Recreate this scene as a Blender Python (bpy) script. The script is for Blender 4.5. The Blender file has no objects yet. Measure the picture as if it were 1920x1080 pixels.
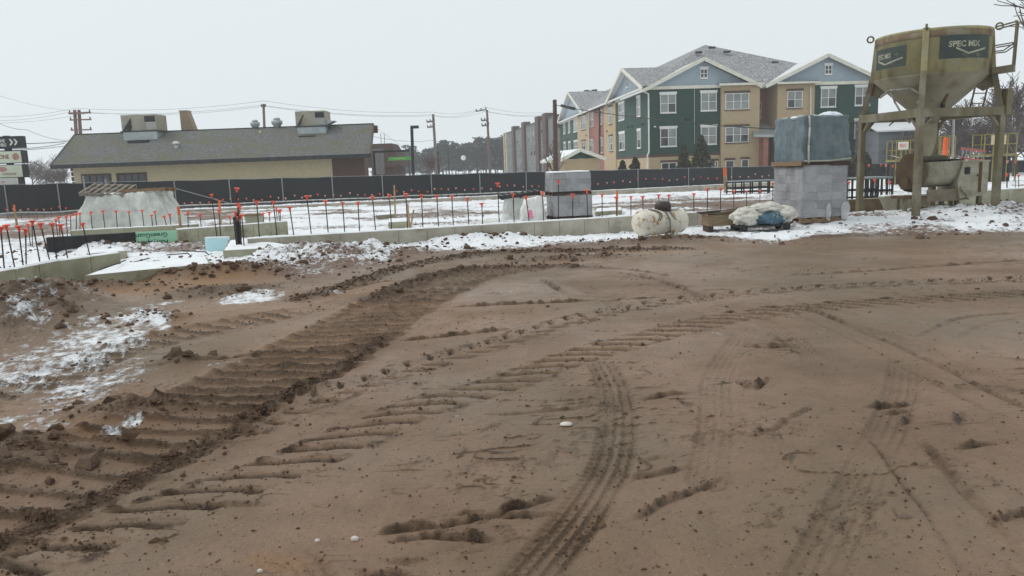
import bpy, math, random
import numpy as np
from mathutils import Vector, Matrix, noise as mnoise

random.seed(7)
R = math.radians
SC = bpy.context.scene
COL = SC.collection

# ------------------------------------------------------------------ camera
F, PITCH, ROLL, CZ = 1400.0, R(9.1), R(2.1), 1.65
cd = bpy.data.cameras.new('camera'); cam = bpy.data.objects.new('camera', cd); COL.objects.link(cam)
cd.sensor_width = 36; cd.lens = 36*F/1920; cd.clip_start = .05; cd.clip_end = 6000
RM = (Matrix.Rotation(math.pi/2-PITCH, 4, 'X') @ Matrix.Rotation(-ROLL, 4, 'Z'))
cam.matrix_world = Matrix.Translation((0, 0, CZ)) @ RM
SC.camera = cam
CP = Vector((0, 0, CZ))

# ------------------------------------------------------------------ sky and sun (overcast)
SUN = Vector((-.62, .22, .75)).normalized()
w = bpy.data.worlds.new('World'); SC.world = w; w.use_nodes = True
nt = w.node_tree; nt.nodes.clear()
sky = nt.nodes.new('ShaderNodeTexSky'); sky.sky_type = 'NISHITA'; sky.sun_disc = False
sky.sun_elevation = math.asin(SUN.z); sky.sun_rotation = math.atan2(SUN.x, SUN.y)
sky.air_density = 1.0; sky.dust_density = 6.0; sky.ozone_density = 1.0
hs = nt.nodes.new('ShaderNodeHueSaturation'); hs.inputs['Saturation'].default_value = .12
mx = nt.nodes.new('ShaderNodeMix'); mx.data_type = 'RGBA'; mx.inputs['Factor'].default_value = .9
mx.inputs['B'].default_value = (8.25, 8.95, 9.2, 1)
bg = nt.nodes.new('ShaderNodeBackground'); bg.inputs['Strength'].default_value = .1
wo = nt.nodes.new('ShaderNodeOutputWorld')
nt.links.new(sky.outputs[0], hs.inputs['Color']); nt.links.new(hs.outputs[0], mx.inputs['A'])
nt.links.new(mx.outputs['Result'], bg.inputs[0]); nt.links.new(bg.outputs[0], wo.inputs[0])
sd = bpy.data.lights.new('sun', 'SUN'); sd.energy = 1.1; sd.angle = R(22); sd.color = (1, .965, .92)
so = bpy.data.objects.new('sun', sd); COL.objects.link(so); so.rotation_euler = SUN.to_track_quat('Z', 'Y').to_euler()
vs = SC.view_settings; vs.view_transform = 'Standard'; vs.look = 'None'; vs.exposure = 0.0; vs.gamma = 1; vs.use_curve_mapping = False
SC.cycles.use_denoising = True; SC.cycles.max_bounces = 6; SC.cycles.transparent_max_bounces = 8
SC.cycles.volume_bounces = 1; SC.cycles.volume_step_rate = 8

# ------------------------------------------------------------------ measuring helpers
R3 = RM.to_3x3()
def ray(px, py): return R3 @ Vector(((px-960)/F, -(py-540)/F, -1))
def P(px, py, Y):
    d = ray(px, py); return CP + d*(Y/d.y)
def G(px, py, z=0.0):
    d = ray(px, py); return CP + d*((z-CZ)/d.z)
def onplane(px, py, o, n):
    d = ray(px, py); return CP + d*((o-CP).dot(n)/d.dot(n))
def sm(a, b, x):
    t = np.clip((x-a)/(b-a), 0, 1); return t*t*(3-2*t)
def lerp(a, b, t): return a+(b-a)*t
def ordn(i):
    return '%d%s' % (i, 'th' if 10 <= i % 100 <= 20 else {1: 'st', 2: 'nd', 3: 'rd'}.get(i % 10, 'th'))

# ------------------------------------------------------------------ materials
def L(nt, a, b): nt.links.new(a, b)
def nd(nt, t, **kw):
    n = nt.nodes.new(t)
    for k, v in kw.items():
        if k in n.inputs: n.inputs[k].default_value = v
        else: setattr(n, k, v)
    return n
def ramp(nt, fac, stops):
    r = nt.nodes.new('ShaderNodeValToRGB'); e = r.color_ramp.elements
    while len(e) < len(stops): e.new(.5)
    for i, (p, c) in enumerate(stops):
        e[i].position = p; e[i].color = tuple(c)+((1,) if len(c) == 3 else ())
    L(nt, fac, r.inputs[0]); return r.outputs[0]
def mixc(nt, f, a, b):
    m = nt.nodes.new('ShaderNodeMix'); m.data_type = 'RGBA'
    for s, k in ((f, 'Factor'), (a, 'A'), (b, 'B')):
        if hasattr(s, 'links'): L(nt, s, m.inputs[k])
        else: m.inputs[k].default_value = s if k == 'Factor' else tuple(s)+((1,) if len(s) == 3 else ())
    return m.outputs['Result']
def mth(nt, op, a, b=0.0, clamp=False):
    m = nt.nodes.new('ShaderNodeMath'); m.operation = op; m.use_clamp = clamp
    for i, s in enumerate((a, b)):
        if hasattr(s, 'links'): L(nt, s, m.inputs[i])
        else: m.inputs[i].default_value = s
    return m.outputs[0]
MATS = {}
def newmat(name):
    m = bpy.data.materials.new(name); m.use_nodes = True; nt = m.node_tree
    b = nt.nodes['Principled BSDF']; MATS[name] = m
    return m, nt, b
def noise_tex(nt, scale, detail=5, rough=.6, vec=None, stretch=None, coord='pos'):
    n = nd(nt, 'ShaderNodeTexNoise', Scale=scale, Detail=detail, Roughness=rough)
    if vec is None:
        if coord == 'pos': vec = nd(nt, 'ShaderNodeNewGeometry').outputs['Position']
        else: vec = nd(nt, 'ShaderNodeTexCoord').outputs['Object']
    if stretch:
        mp = nd(nt, 'ShaderNodeMapping'); mp.inputs['Scale'].default_value = stretch; L(nt, vec, mp.inputs[0]); vec = mp.outputs[0]
    L(nt, vec, n.inputs['Vector']); return n.outputs['Fac']
def M(name, c1, c2=None, scale=3.0, rough=.8, bump=0.0, bscale=30, metal=0.0, spec=.3, c3=None, s3=.5, stretch=None, lo=.38, hi=.62, t3=(.55, .68)):
    if name in MATS: return MATS[name]
    m, nt, b = newmat(name)
    b.inputs['Roughness'].default_value = rough; b.inputs['Metallic'].default_value = metal
    b.inputs['Specular IOR Level'].default_value = spec
    if c2 is None: c2 = tuple(x*.8 for x in c1)
    n = noise_tex(nt, scale, stretch=stretch)
    c = ramp(nt, n, [(lo, c1), (hi, c2)])
    if c3:
        n3 = noise_tex(nt, s3, 7, .7, stretch=stretch)
        f3 = ramp(nt, n3, [(t3[0], (0, 0, 0)), (t3[1], (1, 1, 1))])
        c = mixc(nt, f3, c, c3)
    L(nt, c, b.inputs['Base Color'])
    if bump:
        bn = noise_tex(nt, bscale, 4); bp = nd(nt, 'ShaderNodeBump', Strength=.6, Distance=bump)
        L(nt, bn, bp.inputs['Height']); L(nt, bp.outputs[0], b.inputs['Normal'])
    return m

SNOW = M('snow', (.80, .82, .85), (.86, .87, .89), 6, .75, .02, 25)
CONC = M('concrete', (.46, .43, .36), (.33, .30, .24), 1.6, .85, .004, 60, c3=(.25, .22, .16), s3=1.1)
CONC2 = M('concrete_damp', (.38, .37, .27), (.28, .27, .19), 1.8, .85, .004, 60, c3=(.2, .18, .12), s3=1.4)
STEEL = M('black_rebar', (.02, .02, .022), (.05, .035, .03), 8, .6, metal=.3)
CAPM = M('orange_cap', (.80, .125, .06), (.68, .085, .045), 6, .5)
CAPF = M('faded_cap', (.7, .35, .28), (.6, .25, .2), 6, .6)
WOOD = M('weathered_wood', (.27, .18, .105), (.18, .12, .075), 4, .85, .004, 40, stretch=(1, 6, 6))
WOODD = M('dark_wood', (.05, .035, .03), (.09, .065, .05), 5, .85, .004, 40)
WOODG = M('grey_wood', (.25, .22, .18), (.16, .14, .11), 4, .85, .004, 40)
WOODL = M('pale_wood', (.42, .29, .17), (.3, .2, .115), 4, .85, .004, 40)
WHITE = M('white_trim', (.74, .74, .70), (.66, .66, .62), 2, .6)
CREAM = M('cream_trim', (.72, .70, .60), (.62, .60, .50), 2, .6)
BLACK = M('black_plastic', (.015, .015, .017), (.025, .025, .028), 3, .5)
POLEW = M('pole_wood', (.13, .09, .075), (.08, .055, .048), 4, .9, stretch=(6, 6, .5))
POLEG = M('pole_grey', (.20, .165, .15), (.13, .11, .1), 4, .9, stretch=(6, 6, .5))
GALV = M('galvanised', (.42, .45, .46), (.33, .36, .37), 2.5, .45, metal=.5)
DMET = M('dark_metal', (.03, .03, .033), (.05, .05, .05), 4, .5, metal=.3)
GALVP = M('galvanised_post', (.33, .34, .35), (.26, .27, .28), 4, .5, metal=.4)
TANR = M('tan_enamel', (.36, .335, .27), (.30, .28, .22), 1.5, .5)
GREENS = M('green_siding', (.024, .064, .047), (.020, .054, .040), .6, .7)
BLUES = M('blue_gable', (.32, .385, .43), (.28, .34, .385), .7, .7)
def brickmat(name, c1, c2, mortar, s=1.0):
    m, nt, b = newmat(name); b.inputs['Roughness'].default_value = .9
    tc = nd(nt, 'ShaderNodeTexCoord').outputs['Object']
    sx = nd(nt, 'ShaderNodeSeparateXYZ'); L(nt, tc, sx.inputs[0])
    cx = nd(nt, 'ShaderNodeCombineXYZ'); L(nt, mth(nt, 'ADD', sx.outputs[0], sx.outputs[1]), cx.inputs[0]); L(nt, sx.outputs[2], cx.inputs[1])
    br = nd(nt, 'ShaderNodeTexBrick', Scale=4.0*s); br.inputs['Color1'].default_value = c1+(1,); br.inputs['Color2'].default_value = c2+(1,); br.inputs['Mortar'].default_value = mortar+(1,)
    br.inputs['Mortar Size'].default_value = .02
    L(nt, cx.outputs[0], br.inputs['Vector'])
    n = noise_tex(nt, 1.2); c = mixc(nt, mth(nt, 'MULTIPLY', n, .35), br.outputs['Color'], tuple(x*.6 for x in c1))
    L(nt, c, b.inputs['Base Color']); return m
TANB = brickmat('tan_brick', (.50, .37, .215), (.40, .29, .165), (.46, .39, .29))
REDB = brickmat('red_brick', (.34, .13, .09), (.27, .1, .07), (.3, .2, .16))
BRNB = brickmat('brown_brick', (.105, .055, .042), (.08, .042, .033), (.11, .075, .06))
YELB = brickmat('yellow_block', (.49, .41, .26), (.43, .36, .22), (.43, .37, .25), .6)
def roofmat(name, c1, c2, snowamt, c3=None):
    m, nt, b = newmat(name); b.inputs['Roughness'].default_value = .95
    n = noise_tex(nt, .9, 6, .7); c = ramp(nt, n, [(.35, c1), (.65, c2)])
    if c3: c = mixc(nt, ramp(nt, noise_tex(nt, .35, 4), [(.45, (0, 0, 0)), (.6, (1, 1, 1))]), c, c3)
    pos = nd(nt, 'ShaderNodeTexCoord').outputs['Object']
    wv = nd(nt, 'ShaderNodeTexWave', Scale=3.2, Distortion=3.5, Detail=2.0); wv.bands_direction = 'Z'; L(nt, pos, wv.inputs[0])
    sn = noise_tex(nt, 5.5, 8, .75)
    f = mth(nt, 'ADD', sn, mth(nt, 'MULTIPLY', wv.outputs['Fac'], .18))
    f = ramp(nt, f, [(.80-snowamt, (0, 0, 0)), (1.02-snowamt, (1, 1, 1))])
    c = mixc(nt, f, c, (.68, .69, .71)); L(nt, c, b.inputs['Base Color'])
    bp = nd(nt, 'ShaderNodeBump', Strength=.5, Distance=.03); L(nt, wv.outputs['Fac'], bp.inputs['Height']); L(nt, bp.outputs[0], b.inputs['Normal'])
    return m
ROOFA = roofmat('grey_shingle', (.115, .115, .12), (.175, .17, .168), .24)
ROOFS = roofmat('snowy_shingle', (.3, .3, .3), (.4, .4, .4), .52)
ROOFR = M('mossy_shingle', (.19, .185, .19), (.085, .088, .08), 5.5, .95, .03, 14, c3=(.125, .13, .075), s3=.55, t3=(.46, .66), lo=.34, hi=.66)
ROOFB = M('brown_shingle', (.095, .058, .05), (.07, .042, .037), 2, .9, stretch=(1, 1, 8))
def glassmat(name, c, r=.12):
    m, nt, b = newmat(name); b.inputs['Roughness'].default_value = r; b.inputs['Specular IOR Level'].default_value = .6
    n = noise_tex(nt, .7, 2); L(nt, ramp(nt, n, [(.35, c), (.65, tuple(x*.7 for x in c))]), b.inputs['Base Color']); return m
BLIND = glassmat('blind_pane', (.26, .28, .27), .2)
GLASS = glassmat('dark_pane', (.05, .053, .06))
PLAST = None
def plasticmat(name, c, alpha, rough=.35):
    m, nt, b = newmat(name); b.inputs['Base Color'].default_value = c+(1,); b.inputs['Roughness'].default_value = rough
    n = noise_tex(nt, 1.6, 5, .6); f = ramp(nt, n, [(.35, (max(.1, alpha-.2),)*3), (.65, (min(1, alpha+.2),)*3)])
    L(nt, f, b.inputs['Alpha'])
    bp = nd(nt, 'ShaderNodeBump', Strength=.4, Distance=.03); L(nt, noise_tex(nt, 3, 3, stretch=(2.5, 2.5, .5)), bp.inputs['Height']); L(nt, bp.outputs[0], b.inputs['Normal'])
    return m
SHEET = plasticmat('plastic_sheet', (.78, .80, .74), .62, .25)
WRAP = plasticmat('stretch_wrap', (.6, .6, .63), .30, .2)

# ------------------------------------------------------------------ mesh builder
class B:
    def __init__(s): s.v = []; s.f = []
    def raw(s, v, f):
        o = len(s.v); s.v += [tuple(x) for x in v]; s.f += [tuple(i+o for i in q) for q in f]; return s
    def box(s, lo, hi):
        x0, y0, z0 = lo; x1, y1, z1 = hi
        return s.raw([(x0,y0,z0),(x1,y0,z0),(x1,y1,z0),(x0,y1,z0),(x0,y0,z1),(x1,y0,z1),(x1,y1,z1),(x0,y1,z1)],
                     [(0,3,2,1),(4,5,6,7),(0,1,5,4),(1,2,6,5),(2,3,7,6),(3,0,4,7)])
    def beam(s, p, q, w, h, up=(0,0,1)):
        p = Vector(p); q = Vector(q); d = (q-p).normalized(); u = Vector(up)
        if abs(d.dot(u)) > .99: u = Vector((1,0,0))
        a = d.cross(u).normalized()*w/2; b = a.cross(d).normalized()*h/2
        return s.raw([p-a-b, p+a-b, p+a+b, p-a+b, q-a-b, q+a-b, q+a+b, q-a+b],
                     [(0,1,2,3),(7,6,5,4),(0,4,5,1),(1,5,6,2),(2,6,7,3),(3,7,4,0)])
    def tube(s, p, q, r, r2=None, n=8):
        p = Vector(p); q = Vector(q); r2 = r if r2 is None else r2
        d = (q-p).normalized(); u = Vector((0,0,1)) if abs(d.z) < .95 else Vector((1,0,0))
        a = d.cross(u).normalized(); b = d.cross(a)
        vs = []
        for c, rr in ((p, r), (q, r2)):
            vs += [c+(a*math.cos(2*math.pi*i/n)+b*math.sin(2*math.pi*i/n))*rr for i in range(n)]
        fs = [(i, (i+1) % n, n+(i+1) % n, n+i) for i in range(n)]
        if n > 4: fs += [tuple(range(n))[::-1], tuple(range(n, 2*n))]
        return s.raw(vs, fs)
    def path(s, pts, r, n=6):
        for a, b in zip(pts, pts[1:]): s.tube(a, b, r, n=n)
        return s
    def lathe(s, prof, n=20, c=(0,0,0), sx=1, sy=1):
        vs = []
        for r, z in prof: vs += [(c[0]+r*sx*math.cos(2*math.pi*i/n), c[1]+r*sy*math.sin(2*math.pi*i/n), c[2]+z) for i in range(n)]
        fs = []
        for k in range(len(prof)-1):
            fs += [(k*n+i, k*n+(i+1) % n, (k+1)*n+(i+1) % n, (k+1)*n+i) for i in range(n)]
        fs += [tuple(range(n))[::-1], tuple(range((len(prof)-1)*n, len(prof)*n))]
        return s.raw(vs, fs)
    def slab(s, poly, d):
        n = len(poly); d = Vector(d); a = [Vector(p) for p in poly]; b = [p+d for p in a]
        return s.raw(a+b, [tuple(range(n)), tuple(range(2*n-1, n-1, -1))]+[(i, n+i, n+(i+1) % n, (i+1) % n) for i in range(n)])
    def obj(s, name, mat, parent=None, smooth=False, loc=None, rot=None):
        me = bpy.data.meshes.new(name); me.from_pydata(s.v, [], s.f)
        import bmesh
        bm = bmesh.new(); bm.from_mesh(me); bmesh.ops.recalc_face_normals(bm, faces=bm.faces); bm.to_mesh(me); bm.free()
        if smooth: me.polygons.foreach_set('use_smooth', [True]*len(me.polygons))
        me.materials.append(mat)
        o = bpy.data.objects.new(name, me); COL.objects.link(o)
        if parent: o.parent = parent
        if loc is not None: o.location = loc
        if rot is not None: o.rotation_euler = rot
        return o
def tag(o, label, cat, group=None, kind=None):
    o['label'] = label
    if cat: o['category'] = cat
    if group: o['group'] = group
    if kind: o['kind'] = kind
    return o
def thing(name, label, cat, loc=(0,0,0), rz=0.0, group=None, tilt=None):
    o = bpy.data.objects.new(name, None); COL.objects.link(o); o.empty_display_size = .1
    o.location = loc; o.rotation_euler = (tilt[0] if tilt else 0, tilt[1] if tilt else 0, rz)
    return tag(o, label, cat, group)
def clone(o, parent=None):
    c = o.copy(); COL.objects.link(c)
    if parent: c.parent = parent
    for ch in list(o.children): clone(ch, c)
    return c
def local(o, p):
    """world point -> local frame of an (unscaled, z-rotated) thing"""
    p = Vector(p)-Vector(o.location); c, s_ = math.cos(-o.rotation_euler.z), math.sin(-o.rotation_euler.z)
    return Vector((p.x*c-p.y*s_, p.x*s_+p.y*c, p.z))
def text(body, size, mat, parent, origin, ax, up, name='lettering', depth=.004, align='LEFT', fn=None, bold=0.0, sx=1.0):
    cu = bpy.data.curves.new(name, 'FONT'); cu.body = body; cu.size = size; cu.align_x = align; cu.offset = bold; cu.resolution_u = 3
    to = bpy.data.objects.new(name, cu); COL.objects.link(to)
    dg = bpy.context.evaluated_depsgraph_get(); me = bpy.data.meshes.new_from_object(to.evaluated_get(dg))
    bpy.data.objects.remove(to); bpy.data.curves.remove(cu)
    origin, ax, up = Vector(origin), Vector(ax), Vector(up)
    for v in me.vertices:
        x, y = v.co.x*sx, v.co.y
        v.co = fn(x, y) if fn else origin+ax*x+up*y
    me.materials.clear(); me.materials.append(mat)
    o = bpy.data.objects.new(name, me); COL.objects.link(o); o.parent = parent
    return o
def lump(sx, sy, sz, amp, seed, nu=26, nv=16, fr=2.2, flat=.0):
    b = B(); vs = []; fs = []
    for j in range(nv+1):
        th = math.pi*j/nv
        for i in range(nu):
            ph = 2*math.pi*i/nu
            d = Vector((math.sin(th)*math.cos(ph), math.sin(th)*math.sin(ph), math.cos(th)))
            n = mnoise.fractal(d*fr+Vector((seed*7.3, 0, 0)), .9, 2.1, 4)
            rdg = 1-abs(mnoise.noise(d*fr*1.7+Vector((0, seed*3.1, 0))))*2
            k = 1+amp*n+amp*.5*rdg
            z = d.z*sz*k
            if flat and z < -flat*sz: z = -flat*sz
            vs.append((d.x*sx*k, d.y*sy*k, z))
    for j in range(nv):
        for i in range(nu): fs.append((j*nu+i, j*nu+(i+1) % nu, (j+1)*nu+(i+1) % nu, (j+1)*nu+i))
    return b.raw(vs, fs)
def softbox(w, d, h, seed, amp=.03, n=14, taper=0.0, fr=2.0, rnd=.12, sag=.0):
    """a cloth-covered box: rounded, wrinkled, base at z=0, open below"""
    b = B(); vs = []; idx = {}
    def pt(a, c, t):
        key = (round(a, 5), round(c, 5), round(t, 5))
        if key in idx: return idx[key]
        k = 1-taper*t
        x, y, z = a*w/2*k, c*d/2*k, t*h
        ex = max(abs(a), 0); e = (abs(a)**6+abs(c)**6+(max(0, t)**6))
        q = 1-rnd*max(0, e-1)/2
        x *= q; y *= q; z *= (1-.4*rnd*max(0, e-1)/2)
        p = Vector((x, y, z)); s = Vector((seed*5.1, seed*2.7, 0))
        o = mnoise.fractal(p*fr+s, .8, 2, 4)*amp
        fold = max(0, 1-2.2*abs(mnoise.noise(Vector((math.atan2(c, a)*5.5+t*.8, t*.9, seed*1.3)))))**2.5*amp*1.3
        nrm = Vector((a if abs(a) > .98 else a*.3, c if abs(c) > .98 else c*.3, .5 if t > .98 else 0))
        p += nrm*(o+fold*(1-.5*t)); p.z += (o*.6-sag*(1-a*a)*(1-c*c) if t > .98 else 0)
        idx[key] = len(vs); vs.append(p); return idx[key]
    fs = []
    g = [-1+2*i/n for i in range(n+1)]; m = max(6, int(n*h/max(w, d))); zz = [i/m for i in range(m+1)]
    for i in range(n):
        for j in range(n): fs.append((pt(g[i], g[j], 1), pt(g[i+1], g[j], 1), pt(g[i+1], g[j+1], 1), pt(g[i], g[j+1], 1)))
        for j in range(m):
            for sgn in (-1, 1):
                fs.append((pt(g[i], sgn, zz[j]), pt(g[i+1], sgn, zz[j]), pt(g[i+1], sgn, zz[j+1]), pt(g[i], sgn, zz[j+1])))
                fs.append((pt(sgn, g[i], zz[j]), pt(sgn, g[i+1], zz[j]), pt(sgn, g[i+1], zz[j+1]), pt(sgn, g[i], zz[j+1])))
    return b.raw(vs, fs)

# ------------------------------------------------------------------ ground
def vnoise(x, y, seed):
    xi = np.floor(x).astype(np.int64); yi = np.floor(y).astype(np.int64); fx = x-xi; fy = y-yi
    fx = fx*fx*fx*(fx*(fx*6-15)+10); fy = fy*fy*fy*(fy*(fy*6-15)+10)
    def h(a, b):
        n = (a*374761393+b*668265263+seed*144269504) & 0xffffffff
        n = ((n ^ (n >> 13))*1274126177) & 0xffffffff
        return ((n ^ (n >> 16)) & 0xffff)/65535.0
    a = h(xi, yi); b = h(xi+1, yi); c = h(xi, yi+1); d = h(xi+1, yi+1)
    return (a*(1-fx)+b*fx)*(1-fy)+(c*(1-fx)+d*fx)*fy
def fbm(x, y, s, oc=4, seed=0, g=.5):
    t = 0; a = 1; n = 0
    for o in range(oc):
        t = t+a*vnoise(x/s+o*17.3, y/s-o*9.1, seed+o); n += a; a *= g; s /= 2.03
    return t/n-.5
def project(x, y, z=0.0):
    m = np.array(R3); px = x; dz = z-CZ
    cx = m[0,0]*x+m[1,0]*y+m[2,0]*dz; cy = m[0,1]*x+m[1,1]*y+m[2,1]*dz; cz = m[0,2]*x+m[1,2]*y+m[2,2]*dz
    k = np.where(cz < -.05, -1/np.minimum(cz, -.05), 20)
    return 960+F*cx*k, 540-F*cy*k
def smooth_path(pix, step=.12, z=0.0):
    p = [np.array(G(a, b, z)[:2]) for a, b in pix]
    p = [2*p[0]-p[1]]+p+[2*p[-1]-p[-2]]; out = []
    for i in range(1, len(p)-2):
        n = max(2, int(np.linalg.norm(p[i+1]-p[i])/step))
        for k in range(n):
            t = k/n; a, b, c, d = p[i-1], p[i], p[i+1], p[i+2]
            out.append(.5*((2*b)+(-a+c)*t+(2*a-5*b+4*c-d)*t*t+(-a+3*b-3*c+d)*t**3))
    out.append(p[-2]); return np.array(out)
def path_st(x, y, pts, m):
    """for points within m of the path: index, distance along, signed distance across"""
    lo = pts.min(0)-m; hi = pts.max(0)+m
    idx = np.nonzero((x > lo[0]) & (x < hi[0]) & (y > lo[1]) & (y < hi[1]))[0]
    X, Y = x[idx], y[idx]; best = np.full(len(idx), 9e9); S = np.zeros(len(idx)); T = np.zeros(len(idx)); s0 = 0
    for a, b in zip(pts, pts[1:]):
        d = b-a; l = np.hypot(*d)
        if l < 1e-6: continue
        d = d/l
        bb = np.nonzero((X > min(a[0], b[0])-m) & (X < max(a[0], b[0])+m) & (Y > min(a[1], b[1])-m) & (Y < max(a[1], b[1])+m))[0]
        if len(bb):
            rx, ry = X[bb]-a[0], Y[bb]-a[1]; s = np.clip(rx*d[0]+ry*d[1], 0, l)
            ex, ey = rx-s*d[0], ry-s*d[1]; D = ex*ex+ey*ey
            k = D < best[bb]; q = bb[k]; best[q] = D[k]; S[q] = s0+s[k]; T[q] = np.sqrt(D[k])*np.sign(rx[k]*-d[1]+ry[k]*d[0]+1e-9)
        s0 += l
    k = best < m*m
    return idx[k], S[k], T[k], s0

TRACK_DOZER = smooth_path([(-260, 1075), (0, 950), (200, 860), (400, 760), (560, 680), (680, 610), (790, 550), (900, 512), (1040, 490)])
TRACK_DOZER2 = smooth_path([(-120, 760), (60, 720), (220, 660), (420, 610), (620, 575)])
TRACK_LUGA = smooth_path([(-40, 1080), (103, 1035), (323, 953), (547, 870), (677, 812), (817, 753), (960, 712), (1090, 665), (1240, 625), (1390, 592), (1557, 574), (1690, 563), (1850, 553), (2020, 545)])
TRACK_LUGB = smooth_path([(400, 830), (553, 765), (647, 730), (767, 690), (917, 648), (1067, 603), (1207, 573), (1363, 553), (1473, 543), (1613, 533), (1800, 527), (1990, 520)])
TRACK_TYRE = smooth_path([(900, 1180), (993, 1077), (1040, 1020), (1083, 967), (1117, 920), (1147, 863), (1158, 803), (1155, 747), (1140, 700), (1118, 664)], .06)
TRACK_OLD = [smooth_path(p) for p in (
    [(1440, 555), (1513, 587), (1680, 660), (1827, 737), (1960, 800)], [(1653, 800), (1700, 850), (1747, 913), (1807, 983), (1867, 1073), (1900, 1130)],
    [(1740, 640), (1830, 600), (1960, 590)])]
TRACK_FAINT = [smooth_path(p, .08) for p in ([(1500, 1140), (1590, 960), (1650, 840), (1690, 740), (1700, 650)], [(1330, 900), (1345, 790), (1350, 700), (1400, 620)], [(1010, 505), (1090, 535), (1190, 590)], [(1180, 520), (1290, 545), (1430, 600), (1560, 690)], [(1960, 760), (1800, 690), (1690, 640), (1560, 600)], [(620, 1160), (560, 1060), (470, 1000)])]
RUTS = [smooth_path(p, .1) for p in (
    [(1470, 516), (1647, 507), (1863, 492), (1960, 488)], [(840, 577), (1040, 567), (1250, 558)], [(740, 640), (840, 630), (967, 617)],
    [(890, 778), (1010, 770), (1117, 760)], [(1183, 750), (1273, 740), (1310, 738)], [(1373, 700), (1413, 735)], [(1413, 735), (1453, 703)],
    [(673, 998), (780, 985), (873, 973), (1007, 937), (1067, 920)], [(700, 1012), (810, 1002), (905, 1010), (960, 1000)], [(820, 962), (960, 962), (1060, 958)],
    [(690, 1045), (760, 1050), (820, 1040)], [(640, 1062), (720, 1078), (830, 1090)],
    [(1540, 877), (1575, 873), (1613, 867)], [(1780, 847), (1850, 836), (1910, 827)], [(1430, 820), (1480, 790), (1537, 760)], [(1610, 770), (1680, 760), (1730, 745)],
    [(1640, 775), (1690, 772), (1730, 762)], [(1620, 780), (1660, 778)],
    [(1497, 835), (1530, 872)], [(1690, 800), (1715, 770)], [(1790, 815), (1815, 770)], [(1840, 995), (1920, 965), (1980, 950)], [(1150, 900), (1250, 885), (1330, 868)], [(1180, 870), (1240, 858), (1290, 850)],
    [(1160, 980), (1240, 940), (1330, 905), (1380, 880)], [(250, 690), (400, 675), (540, 655)], [(640, 545), (720, 528), (800, 530)], [(1080, 500), (1200, 508), (1260, 520)],
    [(1380, 640), (1420, 650), (1510, 648)], [(1440, 640), (1500, 628)], [(1010, 520), (1060, 555)], [(1150, 510), (1230, 525), (1330, 560)], [(300, 960), (420, 950), (520, 948)])]
BERMS = [smooth_path(p, .15) for p in (
    [(560, 560), (660, 533), (760, 500), (900, 478), (1000, 472), (1130, 470), (1280, 466)], [(700, 560), (790, 525), (880, 503), (1040, 498), (1080, 500)],
    [(-200, 1090), (0, 1010), (200, 925), (330, 862), (420, 820), (560, 735), (640, 690), (720, 640)], [(1500, 445), (1600, 442), (1700, 440)])]
MOUNDS = [(610, 484, 2.0, .8, .30), (520, 478, .8, .5, .12), (890, 455, 1.7, .55, .2), (340, 522, 1.1, .3, .12), (450, 515, .8, .35, .16), (480, 505, .9, .5, .12), (50, 588, .9, .6, .36), (-20, 630, .8, .6, .34), (110, 612, .5, .35, .16), (-60, 580, .9, .6, .3), (210, 545, .8, .3, .14),
          (130, 568, .5, .35, .16), (290, 602, .33, .28, .13), (345, 677, .22, .12, .07), (420, 548, .9, .5, .08), (1240, 450, 1.2, .5, .07), (1900, 408, 1.0, .8, .2), (1780, 404, 1.0, .6, .1),
          (250, 770, .5, .2, .07), (20, 860, .5, .3, .09), (1060, 485, 1.2, .4, .04), (190, 470, 2.0, .7, .2)]
MW = [(tuple(G(a, b)[:2]), c, d, e) for a, b, c, d, e in MOUNDS]
SNOWP = [(60, 690, 150, 60, -15, .53), (175, 650, 190, 56, -18, .54), (250, 615, 115, 40, -25, .56), (150, 735, 190, 50, -25, .50), (60, 792, 140, 34, -10, .52), (180, 640, 90, 20, -18, .56), (470, 560, 85, 11, -6, .68), (70, 605, 90, 46, -30, .47),
         (130, 560, 80, 22, 15, .48), (630, 548, 50, 5, 0, .5), (290, 605, 45, 20, 20, .62), (880, 776, 70, 8, -6, .36), (310, 570, 60, 5, -8, .5), (960, 548, 30, 5, 0, .45), (420, 680, 110, 5, -8, .42),
         (1330, 620, 40, 6, 15, .42), (230, 800, 60, 12, -20, .5), (1320, 985, 60, 25, 0, .27), (1020, 880, 120, 50, 0, .2), (1280, 960, 150, 60, 0, .22)]
SANDP = [(260, 545, 280, 22, -6, 1), (400, 590, 240, 30, -10, .8), (560, 560, 200, 20, -8, .6), (620, 620, 250, 50, -12, .4), (900, 600, 260, 30, -6, .35), (140, 790, 200, 60, -10, .5), (1150, 480, 200, 10, -4, .4), (520, 1050, 60, 20, 0, .8)]
EX = [-600, 0, 150, 300, 430, 560, 650, 780, 900, 1000, 1200, 1300, 1400, 1450, 1500, 1540, 1700, 1920, 2500]
EY = [560, 536, 520, 500, 505, 528, 518, 486, 473, 471, 457, 450, 456, 463, 452, 444, 444, 440, 430]
def ell(px, py, e):
    cx, cy, rx, ry, a, v = e; c, s = math.cos(R(a)), math.sin(R(a)); dx, dy = px-cx, py-cy
    u, w_ = dx*c+dy*s, -dx*s+dy*c
    return np.exp(-((u/rx)**2+(w_/ry)**2)**1.5)*v
def base_h(x, y):
    z = -.45*sm(-20, 30, x)*sm(25, 65, y)
    return z+.14*np.exp(-(((x-11)/5.5)**2+((y-18.8)/2.6)**2)**2)
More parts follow.
